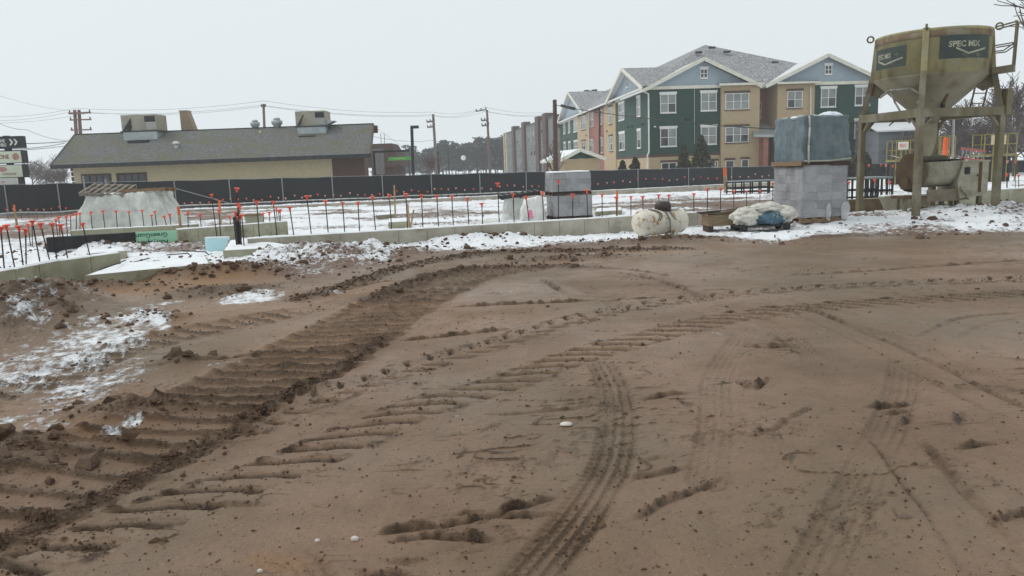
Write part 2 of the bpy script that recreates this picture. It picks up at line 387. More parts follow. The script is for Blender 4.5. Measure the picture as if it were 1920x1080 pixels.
def ground_at(x, y, full=True):
    x = np.asarray(x, float); y = np.asarray(y, float)
    px, py = project(x, y)
    near = sm(60, 30, y)
    edge = np.interp(px, EX, EY)
    inside = sm(8, -14, py-edge-14*fbm(x, y, .9, 3, 71)*np.clip((edge-420)/60, .3, 1.5))
    z = base_h(x, y); churn_shade = np.zeros_like(x)
    for (mx_, my_), rx, ry, h in MW:
        dd = ((x-mx_)/rx)**2+((y-my_)/ry)**2
        k = dd < 9
        z[k] += h*np.exp(-dd[k])*(1+.9*fbm(x[k], y[k], .35, 3, 5)) if h else 0
        churn_shade[k] = np.maximum(churn_shade[k], np.exp(-dd[k])*.8)
    z += np.clip(churn_shade, 0, 1)*.075*np.clip(fbm(x, y, .16, 3, 13)*2.4, -.3, 1) if full else 0
    if not full: return z
    z += near*(.045*fbm(x, y, 2.2, 3, 1)+.007*fbm(x, y, .35, 3, 2))
    rough = np.clip(.25+1.4*fbm(x, y, 1.6, 3, 3), 0, 1)
    z += near*(.007*rough*fbm(x, y, .07, 3, 4, .65))
    # scuffs: thin torn ridges, longer across the site than along it
    mud = near*(1-inside)
    for k_, (sx_, sy_, th_, am_) in enumerate(((.42, .15, .93, .012), (.20, .08, .92, .008))):
        wx = x+.25*fbm(x, y, .8, 2, 80+k_); wy = y+.25*fbm(x, y, .8, 2, 84+k_)
        r_ = 1-np.abs(2*vnoise(wx/sx_, wy/sy_, 88+k_)-1); g_ = sm(th_, 1, r_)*sm(-.02, .2, fbm(x, y, 1.1, 3, 92+k_))*mud*np.clip(.25+4*fbm(x, y, .22, 3, 95+k_), 0, 1)
        z += am_*g_; churn_shade = np.maximum(churn_shade, .9*g_)
    # crumbly patches: small torn crumbs, coloured darker as fresh soil and as painted-in shade
    pm_ = sm(.06, .26, fbm(x*.6, y, 1.1, 4, 97))*mud; cr_n = fbm(x, y, .05+.004*np.minimum(y, 12), 3, 98, .7); g_ = pm_*sm(.11, .17, cr_n)
    z += .007*g_; churn_shade = np.maximum(churn_shade, .4*g_)
    # disturbed soil with clods inside the snowy site and on the banks
    cl = np.clip(fbm(x, y, .28, 4, 11, .6)*2.2, -.2, 1)
    site = inside*sm(70, 40, y)
    z += site*(.07*cl+.04*fbm(x, y, .9, 2, 12))
    for pts in BERMS:
        i, s, t, l = path_st(x, y, pts, .6)
        g = np.exp(-(t/(.07 if pts is BERMS[2] else .15))**2)*np.clip(.45+2.2*fbm(x[i], y[i], .3, 3, 15), 0, 1.4); bk = .38 if pts is BERMS[2] else .8; z[i] += bk*(.075*g+.06*g*np.clip(3*fbm(x[i], y[i], .09, 3, 16), -.3, 1))
        churn_shade[i] = np.maximum(churn_shade[i], np.exp(-(t/(.11 if pts is BERMS[2] else .26))**2)*.9)
    def dozer(pts, hw, pitch, amp):
        i, s, t, l = path_st(x, y, pts, hw+.4); X, Y = x[i], y[i]
        m = sm(hw+.06, hw-.06, np.abs(t+.08*fbm(X, Y, .5, 2, 20)))*sm(l, l-.8, s)
        ph = (s+.07*fbm(X, Y, .5, 3, 21)+.10*t)/pitch; p = ph-np.floor(ph)
        k = np.floor(ph); am = .55+.75*(vnoise(k*3.7, t*2.4, 22))
        q = np.where(p < .5, np.exp(-((p-.5)/.06)**2), np.exp(-((p-.5)/.20)**2))+.22*np.exp(-((p-.85)/.09)**2)
        z[i] += m*(-.028+amp*am*q+.02*np.clip(3*fbm(X, Y, .1, 3, 23), -.5, 1)*q)
        e = np.exp(-((np.abs(t)-hw)/.07)**2); z[i] += .035*e*np.clip(.5+2*fbm(X, Y, .25, 3, 24), 0, 1.5)*sm(l, l-.8, s)
        churn_shade[i] = np.maximum(churn_shade[i], m*(.06+.85*q*am))
    dozer(TRACK_DOZER, .60, .24, .05)
    dozer(TRACK_DOZER2, .34, .26, .04)
    def lug(pts, hw, pitch, amp, bars=False):
        i, s, t, l = path_st(x, y, pts, hw+.3); X, Y = x[i], y[i]
        side = t > 0; fade = np.clip(.55+.7*sm(-.35, .2, fbm(s, s*0, 1.4, 2, 31))+1.0*fbm(X, Y, .5, 2, 33), .3, 1.1)
        ph = ((s+1.05*np.clip(t, -.06, 9)-.5*np.clip(-t-.06, 0, 9) if bars else s-.75*np.abs(t))+.07*fbm(X, Y, .22, 3, 30))/pitch+(0 if bars else .5*side); p = ph-np.floor(ph)
        q = sm(.16, .21, p)*sm(.54, .44, p) if bars else sm(.2, .25, p)*sm(.5, .4, p)
        m = sm(hw, hw-.03, np.abs(t+.05*fbm(X, Y, .2, 2, 34)))*(1 if bars else sm(.02, .06, np.abs(t)))
        z[i] += fade*m*(-amp*q+amp*.3*np.exp(-((p-(.66 if bars else .62))/.05)**2)*(1+3*fbm(X, Y, .06, 2, 35)))
        ce = np.exp(-((np.abs(t)-hw)/.035)**2)*fade*np.clip(3*fbm(X, Y, .10, 3, 32), 0, 1.2); z[i] += .014*ce; churn_shade[i] = np.maximum(churn_shade[i], np.clip(ce*1.3, 0, .9))
        churn_shade[i] = np.maximum(churn_shade[i], m*np.clip(fade*1.3, 0, 1)*q)
    lug(TRACK_LUGA, .21, .25, .03, True); lug(TRACK_LUGB, .19, .25, .036)
    def tyre(pts, hw, amp, fadeout=True, ck=1.0):
        i, s, t, l = path_st(x, y, pts, hw+.15); X, Y = x[i], y[i]
        m = sm(hw+.012, hw-.012, np.abs(t))*(sm(l, l-.5, s) if fadeout else 1)*np.clip(.75+1.6*fbm(X, Y, .4, 2, 40), .2, 1.1)
        q = 0
        for c in (-.66, -.22, .22, .66): q = q+np.exp(-((t/hw-c)/.07)**2)
        ph = (s+.3*np.abs(t))/.06; p = ph-np.floor(ph); cross = np.exp(-((p-.5)/.17)**2)*sm(.15, .3, np.abs(t)/hw)
        z[i] += m*(-.024+amp*np.maximum(q, .5*cross)); z[i] += .018*np.exp(-((np.abs(t)-hw-.02)/.025)**2)*m
        churn_shade[i] = np.maximum(churn_shade[i], ck*m*np.clip(np.maximum(q, .5*cross), 0, 1))
    tyre(TRACK_TYRE, .13, .02)
    for pts in TRACK_FAINT: tyre(pts, .12, .007, True, .3)
    for pts in TRACK_OLD:
        i, s, t, l = path_st(x, y, pts, .5); X, Y = x[i], y[i]; fd = np.clip(.75+1.4*fbm(X, Y, .7, 3, 41), .2, 1)*sm(0, .5, s)*sm(l, l-.5, s)
        z[i] += fd*(-.025*np.exp(-((t-.13)/.02)**2)-.025*np.exp(-((t+.13)/.02)**2)+.02*np.exp(-((np.abs(t)-.16)/.015)**2)*np.clip(.6+3*fbm(X, Y, .07, 3, 42), 0, 1.6)-.01*sm(.16, .1, np.abs(t)))
        churn_shade[i] = np.maximum(churn_shade[i], .95*fd*np.exp(-((np.abs(t)-.14)/.022)**2)*np.clip(.6+2*fbm(X, Y, .09, 3, 43), 0, 1))
    for n, pts in enumerate(RUTS):
        i, s, t, l = path_st(x, y, pts, .4); X, Y = x[i], y[i]; t = t+.06*fbm(X, Y, .3, 3, 50+n)
        fd = sm(0, .25, s)*sm(l, l-.25, s)*np.clip(.75+1.3*fbm(X, Y, .35, 3, 51), .4, 1.3)
        d = 1+.07*Y
        cb = np.clip(.7+2.5*fbm(X, Y, .07, 3, 52), .1, 1.6)
        z[i] += fd*(-.03*np.exp(-(t/(.013*d))**2)+.03*np.exp(-((t-.028*d)/(.016*d))**2)*cb)
        churn_shade[i] = np.maximum(churn_shade[i], np.clip(1.1*fd*np.exp(-((t-.008*d)/(.02*d))**2)*cb, 0, 1))
    snow = inside*np.clip(.70+1.0*fbm(x*.7, y, 1.5, 4, 60), .3, .95)
    mud_in = np.exp(-(((px-610)/150)**2+((py-488)/30)**2)**2)*.17+np.exp(-(((px-320)/150)**2+((py-522)/17)**2)**2)*.9
    snow = snow-mud_in*1.0+.1*np.exp(-(((px-890)/130)**2+((py-455)/16)**2)**2)
    for e in ((60, 430, 100, 24, -4, .34), (350, 462, 130, 13, -4, .36), (410, 403, 90, 8, -3, .4), (800, 403, 120, 7, -3, .3), (1000, 412, 120, 6, -3, .25), (1230, 385, 220, 9, -3, .34), (1420, 385, 140, 10, -3, .42), (640, 395, 60, 5, -3, .2), (90, 400, 120, 8, -3, .35), (1100, 458, 260, 8, -3, .22)): snow = snow-ell(px, py, e)
    snow = np.where(y > 48, .9, snow)
    for e in SNOWP: snow = np.maximum(snow, ell(px, py, e))
    sand = np.zeros_like(x)
    for e in SANDP: sand = np.maximum(sand, ell(px, py, e))
    return z, np.clip(snow, 0, 1), np.clip(sand*(1+fbm(x, y, .7, 3, 61)*1.2), 0, 1), np.clip(churn_shade, 0, 1), inside
def hz(x, y): return float(ground_at([x], [y], False)[0])

pys = np.concatenate([np.arange(1240, 331, -.95), [329, 327, 325.5, 324]])
ys = CZ/np.tan(np.arctan((pys-540)/F)+PITCH+0*pys)
ys = ys[ys > 0]; ys = np.concatenate([[-14, -8, -4, -1.5, 0, 1.0, 1.7, 2.1], ys, [ys[-1]*1.4, ys[-1]*2, ys[-1]*3, ys[-1]*5, 2600]])
NC = 960; u = np.linspace(-1, 1, NC)
Wd = np.where(ys > 2.3, .87*ys+3.0, 5.0+np.maximum(0, -ys)*.8)
GX = (Wd[:, None]*u[None, :]).ravel(); GY = np.repeat(ys, NC)
gz, gs, gsand, gch, gin = ground_at(GX, GY)
NR = len(ys)
me = bpy.data.meshes.new('ground'); me.vertices.add(NR*NC); me.vertices.foreach_set('co', np.stack([GX, GY, gz], 1).ravel().astype(np.float32))
ii = (np.arange(NR-1)[:, None]*NC+np.arange(NC-1)[None, :]).ravel()
q = np.stack([ii, ii+1, ii+NC+1, ii+NC], 1).astype(np.int32)
me.loops.add(q.size); me.loops.foreach_set('vertex_index', q.ravel()); me.polygons.add(len(q)); me.polygons.foreach_set('loop_start', (np.arange(len(q))*4).astype(np.int32))
me.update(calc_edges=True); me.polygons.foreach_set('use_smooth', np.ones(len(q), bool))
for nm, ar in (('snow', gs), ('sand', gsand), ('churn_shade', gch), ('site', gin)):
    a = me.attributes.new(nm, 'FLOAT', 'POINT'); a.data.foreach_set('value', ar.astype(np.float32))
m, nt, b = newmat('muddy_ground')
def att(nm): 
    n = nd(nt, 'ShaderNodeAttribute'); n.attribute_name = nm; return n.outputs['Fac']
n1 = noise_tex(nt, .55, 5, .6); n2 = noise_tex(nt, 5, 6, .65); n3 = noise_tex(nt, 38, 5, .7)
c = ramp(nt, n1, [(.34, (.268, .162, .099)), (.52, (.215, .131, .078)), (.66, (.158, .10, .059))])
c = mixc(nt, ramp(nt, n2, [(.44, (0,)*3), (.7, (.55,)*3)]), c, (.135, .085, .051))
c = mixc(nt, ramp(nt, noise_tex(nt, .33, 4, .6), [(.45, (0,)*3), (.62, (.75,)*3)]), c, (.152, .113, .067))
c = mixc(nt, mth(nt, 'MULTIPLY', att('sand'), .8), c, (.27, .14, .058))
c = mixc(nt, mth(nt, 'MULTIPLY', att('churn_shade'), ramp(nt, noise_tex(nt, 30, 4, .6), [(.36, (.35,)*3), (.54, (1,)*3)])), c, (.062, .036, .02))  # darker torn soil, plus shade of grooves, bars and ruts painted into the colour
c = mixc(nt, mth(nt, 'MULTIPLY', att('site'), .75), c, (.13, .072, .046))
c = mixc(nt, ramp(nt, n3, [(.58, (0,)*3), (.68, (.7,)*3)]), c, (.10, .062, .04))
c = mixc(nt, ramp(nt, noise_tex(nt, 90, 2, .5), [(.70, (0,)*3), (.76, (.8,)*3)]), c, (.42, .34, .28))
s1 = noise_tex(nt, 1.6, 3, .6); s2 = noise_tex(nt, 9, 8, .78, stretch=(1, .7, 1)); 
sn = mth(nt, 'ADD', mth(nt, 'MULTIPLY', s1, .25), mth(nt, 'MULTIPLY', s2, .75))
sn = mth(nt, 'ADD', sn, mth(nt, 'MULTIPLY', mth(nt, 'SUBTRACT', att('snow'), .5), .52))
sf = ramp(nt, sn, [(.465, (0,)*3), (.55, (.9,)*3), (.62, (1,)*3)])
c = mixc(nt, sf, c, (.83, .845, .87)); L(nt, c, b.inputs['Base Color'])
rg = ramp(nt, n1, [(.36, (.28,)*3), (.6, (.6,)*3)]); L(nt, mixc(nt, sf, rg, (.8, .8, .8)), b.inputs['Roughness']); b.inputs['Specular IOR Level'].default_value = .3
bp = nd(nt, 'ShaderNodeBump', Strength=.9, Distance=.024)
bh = mth(nt, 'ADD', mth(nt, 'MULTIPLY', noise_tex(nt, 22, 7, .68), 1.0), mth(nt, 'MULTIPLY', sf, .35)); bh = mth(nt, 'ADD', bh, mth(nt, 'MULTIPLY', noise_tex(nt, 48, 5, .7), mth(nt, 'MULTIPLY', att('churn_shade'), 1.6))); L(nt, bh, bp.inputs['Height']); L(nt, bp.outputs[0], b.inputs['Normal'])
me.materials.append(m)
go = bpy.data.objects.new('ground', me); COL.objects.link(go); go['kind'] = 'structure'; go['label'] = 'churned brown mud with tyre tracks and patches of thin snow'

# loose clods and crumbs of earth
ICO_V = []; t_ = (1+5**.5)/2
for s1_ in (-1, 1):
    for s2_ in (-1, 1): ICO_V += [(0, s1_, s2_*t_), (s1_, s2_*t_, 0), (s2_*t_, 0, s1_)]
ICO_V = np.array(ICO_V)/1.9
ICO_F = [(i, j, k) for i in range(12) for j in range(i+1, 12) for k in range(j+1, 12) if max(np.linalg.norm(ICO_V[a]-ICO_V[b]) for a, b in ((i, j), (j, k), (i, k))) < 1.1]
rs = np.random.RandomState(3)
def scatter(name, label, mat, X, Y, rad, sink=.1):
    zz, _, _, _, _ = ground_at(X, Y); V = []; Fc = []
    n = len(X); ang = rs.rand(n)*6.28; nv_ = len(ICO_V); sc = rad[:, None]*(.6+.7*rs.rand(n, 3)); sc[:, 2] *= .75
    base = ICO_V[None]*(1+.8*(rs.rand(n, nv_, 1)-.5))*sc[:, None, :]
    ca, sa = np.cos(ang)[:, None], np.sin(ang)[:, None]
    vx = base[..., 0]*ca-base[..., 1]*sa+X[:, None]; vy = base[..., 0]*sa+base[..., 1]*ca+Y[:, None]; vz = base[..., 2]+(zz+rad*sink)[:, None]
    V = np.stack([vx, vy, vz], -1).reshape(-1, 3); Fa = (np.array(ICO_F)[None]+(np.arange(n)*nv_)[:, None, None]).reshape(-1, 3)
    me = bpy.data.meshes.new(name); me.from_pydata(V.tolist(), [], Fa.tolist()); me.materials.append(mat)
    o = bpy.data.objects.new(name, me); COL.objects.link(o); o['kind'] = 'stuff'; o['label'] = label; return o
cx_, cy_, cr_ = [], [], []
for pts, n, sp, r0 in ((BERMS[0], 1500, .22, .016), (BERMS[1], 700, .2, .013), (BERMS[2], 1600, .09, .0085), (TRACK_DOZER, 900, .5, .006), (TRACK_LUGA, 500, .25, .0045), (TRACK_LUGB, 700, .25, .006), (TRACK_DOZER2, 300, .3, .008)):
    k = rs.randint(0, len(pts), n); p = pts[k]+rs.randn(n, 2)*sp*.6; cx_ += list(p[:, 0]); cy_ += list(p[:, 1]); cr_ += list(r0*np.exp(rs.randn(n)*.45))
n = 6000; yy = 2.6+11*rs.rand(n)**1.6; cx_ += list((rs.rand(n)*2-1)*(.72*yy)); cy_ += list(yy); cr_ += list(.0033*np.exp(rs.randn(n)*.55))
for (mx_, my_), rx, ry, h in MW:
    n = int(150*rx); cx_ += list(mx_+rs.randn(n)*rx*.7); cy_ += list(my_+rs.randn(n)*ry*.7); cr_ += list(.014*np.exp(rs.randn(n)*.7))
CLOD = M('earth_clod', (.12, .07, .042), (.07, .042, .026), 20, .85)
scatter('earth_clods', 'loose clods of dark wet earth along the tracks and banks', CLOD, np.array(cx_), np.array(cy_), np.minimum(np.array(cr_), .11))
# fine crumbs lying wherever the soil is freshly torn
wgt = np.clip(gch, 0, 1)**2*(1-gin)*(GY < 11)*(GY > 2.3); wgt /= wgt.sum(); k = rs.choice(len(GX), 7000, p=wgt)
OV, OF = ICO_V, ICO_F; ICO_V = np.array([(1, 0, 0), (0, 1, 0), (-1, 0, 0), (0, -1, 0), (0, 0, 1), (0, 0, -1)], float); ICO_F = [(0, 1, 4), (1, 2, 4), (2, 3, 4), (3, 0, 4), (1, 0, 5), (2, 1, 5), (3, 2, 5), (0, 3, 5)]
scatter('soil_crumbs', 'fine dark crumbs of torn soil in the tracks and ruts', CLOD, GX[k]+rs.randn(len(k))*.02, GY[k]+rs.randn(len(k))*.02, np.minimum(.0065*np.exp(rs.randn(len(k))*.5), .025))
ICO_V, ICO_F = OV, OF
n = 1700; pxr = rs.rand(n)*2300-200; pyr = np.interp(pxr, EX, EY)-rs.rand(n)**.8*75+4; k = pyr > 345
gp = [G(a, b_) for a, b_ in zip(pxr[k], pyr[k])]
SCL = M('snowy_clod', (.12, .07, .05), (.075, .048, .036), 20, .85)
scatter('site_clods', 'dark reddish clods poking through the thin snow of the site', SCL, np.array([p.x for p in gp]), np.array([p.y for p in gp]), np.minimum(.022*np.exp(rs.randn(len(gp))*.6), .12), .0)
STONE = M('pale_stone', (.62, .57, .5), (.5, .46, .42), 20, .8)
for nm, a, b_, r_, lb in (('stone', 1062, 796, .04, 'flat white stone lying alone on the mud near the curved tyre track'), ('stone', 665, 1009, .018, 'small round white stone at the left of the wavy ruts'),
                          ('stone', 595, 1013, .012, 'small pale stone in the churned mud at bottom left'), ('stone', 487, 1071, .012, 'pale chip of stone at the very bottom edge of the mud'), ('stone', 963, 891, .014, 'small reddish pebble on smooth mud left of the tyre track')):
    p = G(a, b_); o = lump(r_, r_*.8, r_*(.3 if a == 1062 else .7), .15, a % 17, 12, 8).obj(nm, STONE if 'red' not in lb else SCL, None, True, (p.x, p.y, float(ground_at([p.x], [p.y])[0][0])+r_*.25)); tag(o, lb, 'stone')

# ------------------------------------------------------------------ foundation walls
def wall(name, label, pts, z0, z1, th, mat, panel=.62, snow=True, cat='wall', gaps=None):
    """cast wall along ground points: a core, form-panel faces that stand proud of the joints, a strip of snow on top"""
    t = thing(name, label, cat, (pts[0][0], pts[0][1], 0)); o = Vector((pts[0][0], pts[0][1], 0))
    core = B(); sn = B()
    for k, (a, b) in enumerate(zip(pts, pts[1:])):
        a = Vector((a[0], a[1], 0))-o; b = Vector((b[0], b[1], 0))-o; d = (b-a); l = d.length; d.normalize(); n = Vector((d.y, -d.x, 0))
        core.slab([a-n*th/2+n*.012, b-n*th/2+n*.012, b+n*(th/2-.012), a+n*(th/2-.012)], (0, 0, 1)) if False else None
        q = [a-n*(th/2-.012), b-n*(th/2-.012), b+n*(th/2-.012), a+n*(th/2-.012)]
        core.slab([Vector((p.x, p.y, z0)) for p in q], (0, 0, z1-z0-.004))
        m = max(1, round(l/panel))
        for i in range(m):
            u0, u1 = l*i/m+.006, l*(i+1)/m-.006; pr = random.uniform(0, .006)
            for sgn in (1, -1):
                e = n*sgn*(th/2+pr); f = n*sgn*(th/2-.014)
                pb = B().slab([a+d*u0+f+Vector((0, 0, z0)), a+d*u1+f+Vector((0, 0, z0)), a+d*u1+e+Vector((0, 0, z0)), a+d*u0+e+Vector((0, 0, z0))], (0, 0, z1-z0+random.uniform(-.004, .002)))
                pb.obj('panel', mat, t)
                if sgn == 1 and random.random() < .45:
                    c = a+d*u1+e+Vector((0, 0, z0+(z1-z0)*random.uniform(.3, .6))); B().beam(c-Vector((0, 0, .03)), c+Vector((0, 0, .03)), .014, .014).obj('form_tie', STEEL, t)
        if snow:
            ns = max(4, int(l/.12)); vs = []; fs = []
            for i in range(ns+1):
                c = a+d*l*i/ns; h = z1+.02+.02*mnoise.noise((c+o)*3); ww = th/2-.005+.025*mnoise.noise((c+o)*4+Vector((9, 0, 0)))
                vs += [c-n*ww+Vector((0, 0, z1-.006)), c-n*ww*.8+Vector((0, 0, h)), c+n*ww*.8+Vector((0, 0, h)), c+n*ww+Vector((0, 0, z1-.006))]
            for i in range(ns): fs += [(i*4+j, i*4+j+1, i*4+j+5, i*4+j+4) for j in range(3)]
            fs += [(0, 1, 2, 3), (ns*4+3, ns*4+2, ns*4+1, ns*4)]
            sn.raw(vs, fs)
    core.obj('core', CONC2, t)
    if snow: sn.obj('snow_strip', SNOW, t, True)
    return t
ZT = .38
w2 = lambda px, py, z=ZT: tuple(G(px, py, z)[:2])
MW0, MW1 = Vector(w2(464, 447)), Vector(w2(1182, 405)); dv = (MW1-MW0)
MW2 = MW1+dv.normalized()*3.6; MW3 = Vector(P(1590, 380, 21.2)[:2])
wall('foundation_wall', 'long pale concrete foundation wall running behind the white propane tank', [MW0, MW1, MW2], -.4, ZT, .25, CONC)
wall('foundation_wall', 'brown stained stretch of foundation wall between the wrapped blocks and the silo', [MW2, MW3, P(1650, 378, 21.6)[:2]], -.4, ZT+.05, .25, M('soiled_concrete', (.22, .16, .1), (.15, .105, .065), 3, .9), snow=False)
wall('foundation_wall', 'greenish concrete foundation wall passing behind the silo legs at far right', [P(1652, 378, 21.8)[:2], P(1990, 358, 24.0)[:2]], -.4, ZT+.08, .25, CONC2)
LW = [w2(-90, 524), w2(100, 489), w2(216, 474), ]
wall('foundation_wall', 'low concrete foundation corner in the left foreground with snow on top', LW, -.5, ZT, .25, CONC2, .55)
wall('foundation_wall', 'short concrete cross wall behind the pale blue foam block', [w2(332, 430), w2(536, 415), ], -.4, ZT, .25, CONC2, .5)
wall('foundation_wall', 'snowy concrete wall right in front of the plastic covered mound', [w2(135, 432), w2(235, 427), w2(372, 420)], -.4, ZT, .22, CONC2, .6)
FW = [Vector(P(300, 388, 39)[:2]), Vector(P(520, 388, 40)[:2]), Vector(P(700, 381, 41)[:2]), Vector(P(1030, 364, 44)[:2]), Vector(P(1460, 346, 50)[:2])]
wall('foundation_wall', 'far concrete foundation wall just in front of the black screened fence', FW, -.5, .14, .25, CONC, 1.4)
def pad(label, pts, z0, z1, mat=CONC2, name='footing'):
    c = sum((Vector((p[0], p[1], 0)) for p in pts), Vector())/len(pts); t = thing(name, label, 'footing', c)
    q = [Vector((p[0], p[1], 0))-c for p in pts]
    B().slab([v+Vector((0, 0, z0)) for v in q], (0, 0, z1-z0)).obj('concrete', mat, t)
    b = B(); n = 14; vs = []
    for i in range(n+1):
        for j in range(n+1):
            a, e = i/n, j/n; p = q[0].lerp(q[1], a).lerp(q[3].lerp(q[2], a), e)*.985; ed = min(a, e, 1-a, 1-e)*n
            vs.append((p.x, p.y, z1+(-.004 if ed < .5 else .025+.03*mnoise.noise((p+c)*3.5))))
    b.raw(vs, [(i*(n+1)+j, (i+1)*(n+1)+j, (i+1)*(n+1)+j+1, i*(n+1)+j+1) for i in range(n) for j in range(n)]).obj('snow_cover', SNOW, t, True)
    return t
z = .2
pad('snow covered concrete footing slab beside the left foreground wall', [w2(158, 517, z), w2(395, 494, z), w2(388, 482, z), w2(215, 496, z)], -.3, z)
pad('snow topped concrete footing pad under the black pipe cluster', [w2(418, 470, .26), w2(560, 462, .26), w2(472, 448, .26), w2(432, 450, .26)], -.3, .26)
pad('small concrete footing with stub bars behind the left wall', [w2(162, 476, .18), w2(238, 470, .18), w2(232, 465, .18), w2(165, 470, .18)], -.2, .18)
pad('snowy concrete pier footing left of the leaning lath stakes', [w2(728, 417, .2), w2(765, 415, .2), w2(766, 409, .2), w2(728, 411, .2)], -.2, .2)
pad('low round edged footing block in the middle of the snowy slab', [w2(705, 404, .15), w2(742, 401, .15), w2(742, 397, .15), w2(708, 400, .15)], -.2, .15)
pad('low footing behind the orange topped stake right of the block pallets', [w2(1116, 397, .15), w2(1166, 394, .15), w2(1166, 389, .15), w2(1118, 391, .15)], -.2, .15)
# pier form tilted by the cross wall
p = P(480, 420, 24); t = thing('pier_block', 'short tilted concrete pier block standing on the snow behind the cross wall', 'block', (p.x, p.y, hz(p.x, p.y)))
B().slab([(-.22, -.2, -.05), (.2, -.22, -.05), (.22, .2, -.05), (-.2, .2, -.05)], (-.06, 0, .5)).obj('shaft', CONC2, t); B().slab([(-.30, -.24, .45), (.16, -.24, .45), (.17, .2, .45), (-.28, .2, .45)], (0, 0, .07)).obj('wooden_cap', WOOD, t)

# ------------------------------------------------------------------ rebar with orange caps
capb = B().lathe([(.016, -.085), (.021, -.085), (.026, -.016), (.034, -.008), (.06, -.002), (.064, .012), (.056, .022), (.03, .027), (.002, .028)], 10)
CAP = capb.obj('cap', CAPM); CAPW = CAP.copy(); CAPW.data = CAP.data.copy(); CAPW.data.materials[0] = CAPF
ROD = B().tube((0, 0, -.25), (0, 0, 1), .0115, n=6).obj('rod', STEEL)
for o in (CAP, ROD): COL.objects.unlink(o)
def rebar(base, top, label, group, faded=False, rad=1.0):
    base, top = Vector(base), Vector(top); d = top-base; l = d.length
    t = thing('capped_rebar', label, 'rebar', base, 0, group); t.rotation_mode = 'QUATERNION'; t.rotation_quaternion = d.to_track_quat('Z', 'Y')
    r = bpy.data.objects.new('rod', ROD.data); COL.objects.link(r); r.parent = t; r.scale = (rad, rad, l-.02)
    c = bpy.data.objects.new('cap', (CAPW if faded else CAP).data); COL.objects.link(c); c.parent = t; c.location = (0, 0, l-.03); c.rotation_euler = (random.uniform(-.12, .12), random.uniform(-.12, .12), random.uniform(0, 6))
    k = random.uniform(.82, .98); c.scale = (k, k, k)
    return t
def on_line(px, py, a, b):
    """point of the vertical plane through a-b seen at px,py"""
    a, b = Vector((a[0], a[1], 0)), Vector((b[0], b[1], 0)); d = (b-a).normalized(); return onplane(px, py, a, Vector((d.y, -d.x, 0)))
main = [(481,376,486,439),(512,376,519,437),(543,387,550,436),(575,366,583,434),(610,375,615,432),(642,378,646,431),(671,378,674,429),(698,367,704,429),(730,364,734,426),(761,362,764,425),(790,364,793,424),
        (819,365,822,422),(847,366,850,421),(876,370,879,420),(903,380,905,419),(933,342,936,417),(962,362,964,416),(986,367,992,414),(1017,359,1019,411),(1047,337,1047,410),(1074,363,1074,409),(1100,355,1102,407),(1129,363,1129,404),
        (1155,368,1156,402),(1183,367,1183,400),(1205,367,1206,398),(1235,364,1236,396),(1254,364,1254,395),(1301,362,1301,392),(1327,352,1326,390),(1351,351,1351,388)]
for i, (a, b, c, d) in enumerate(main):
    rebar(on_line(c, d, MW0, MW1), on_line(a, b, MW0, MW1), 'orange capped rebar on the long front wall, %s from its left end' % ordn(i+1), 'capped rebar along the long front wall')
left = [(-14,428,-8,507),(1,424,8,503),(11,420,27,499),(34,422,43,495),(48,428,49,490),(60,412,74,487),(75,417,92,484),(97,417,106,482),(113,420,126,480),(154,417,168,477)]
for i, (a, b, c, d) in enumerate(left):
    bs = on_line(c, d, LW[0], LW[1]) if c < 100 else on_line(c, d, LW[1], LW[2]); k = bs.y
    rebar(bs, P(a, b, k), 'orange capped rebar on the left foreground wall, %s from the left' % ordn(i+1), 'capped rebar on the left foreground wall')
back = [(60,416,61,462),(52,419,58,466),(104,410,108,440),(110,405,112,436),(124,404,126,437),(132,402,133,434),(143,399,143,431),(150,398,150,431),(170,396,173,429),(192,394,197,428),(217,394,220,427),(241,395,245,426),(266,393,270,425),(284,402,286,424),(290,395,294,423),(307,404,312,422),(318,400,320,421)]
A0, A1 = w2(60, 436), w2(372, 420)
for i, (a, b, c, d) in enumerate(back):
    rebar(on_line(c, d, A0, A1), on_line(a, b, A0, A1), 'thin capped rebar before the plastic covered mound, %s from the left' % ordn(i+1), 'capped rebar before the plastic covered mound')
pil = [(396,363,407,446),(410,392,414,446),(444,351,449,462),(446,380,451,463),(449,385,453,464),(441,396,447,463),(447,405,450,462),(453,401,458,465)]
nms = ['leftmost tall capped rebar near the blue foam block', 'short capped rebar beside the tall leftmost one near the blue foam', 'tallest capped rebar rising from the pipe cluster', 'capped rebar in the pipe cluster just below the tallest one', 'right hand high cap in the pipe cluster', 'left low cap in the pipe cluster', 'lowest orange cap in the middle of the pipe cluster', 'short capped rebar at the right of the pipe cluster']
for (a, b, c, d), nm in zip(pil, nms):
    bs = G(c, d, .24); rebar(bs, P(a, b, bs.y), nm, 'capped rebar of the pipe cluster')
bs = G(449, 462, .24); t = thing('conduit_bundle', 'thick black conduit pipes bundled upright on the snow topped footing pad', 'conduit', bs)
for dx, dy, h in ((-.04, 0, .62), (.03, .02, .7), (0, -.04, .55), (.045, -.03, .45)): B().tube((dx, dy, -.05), (dx-.02, dy, h), .026, n=10).obj('pipe', BLACK, t, True)
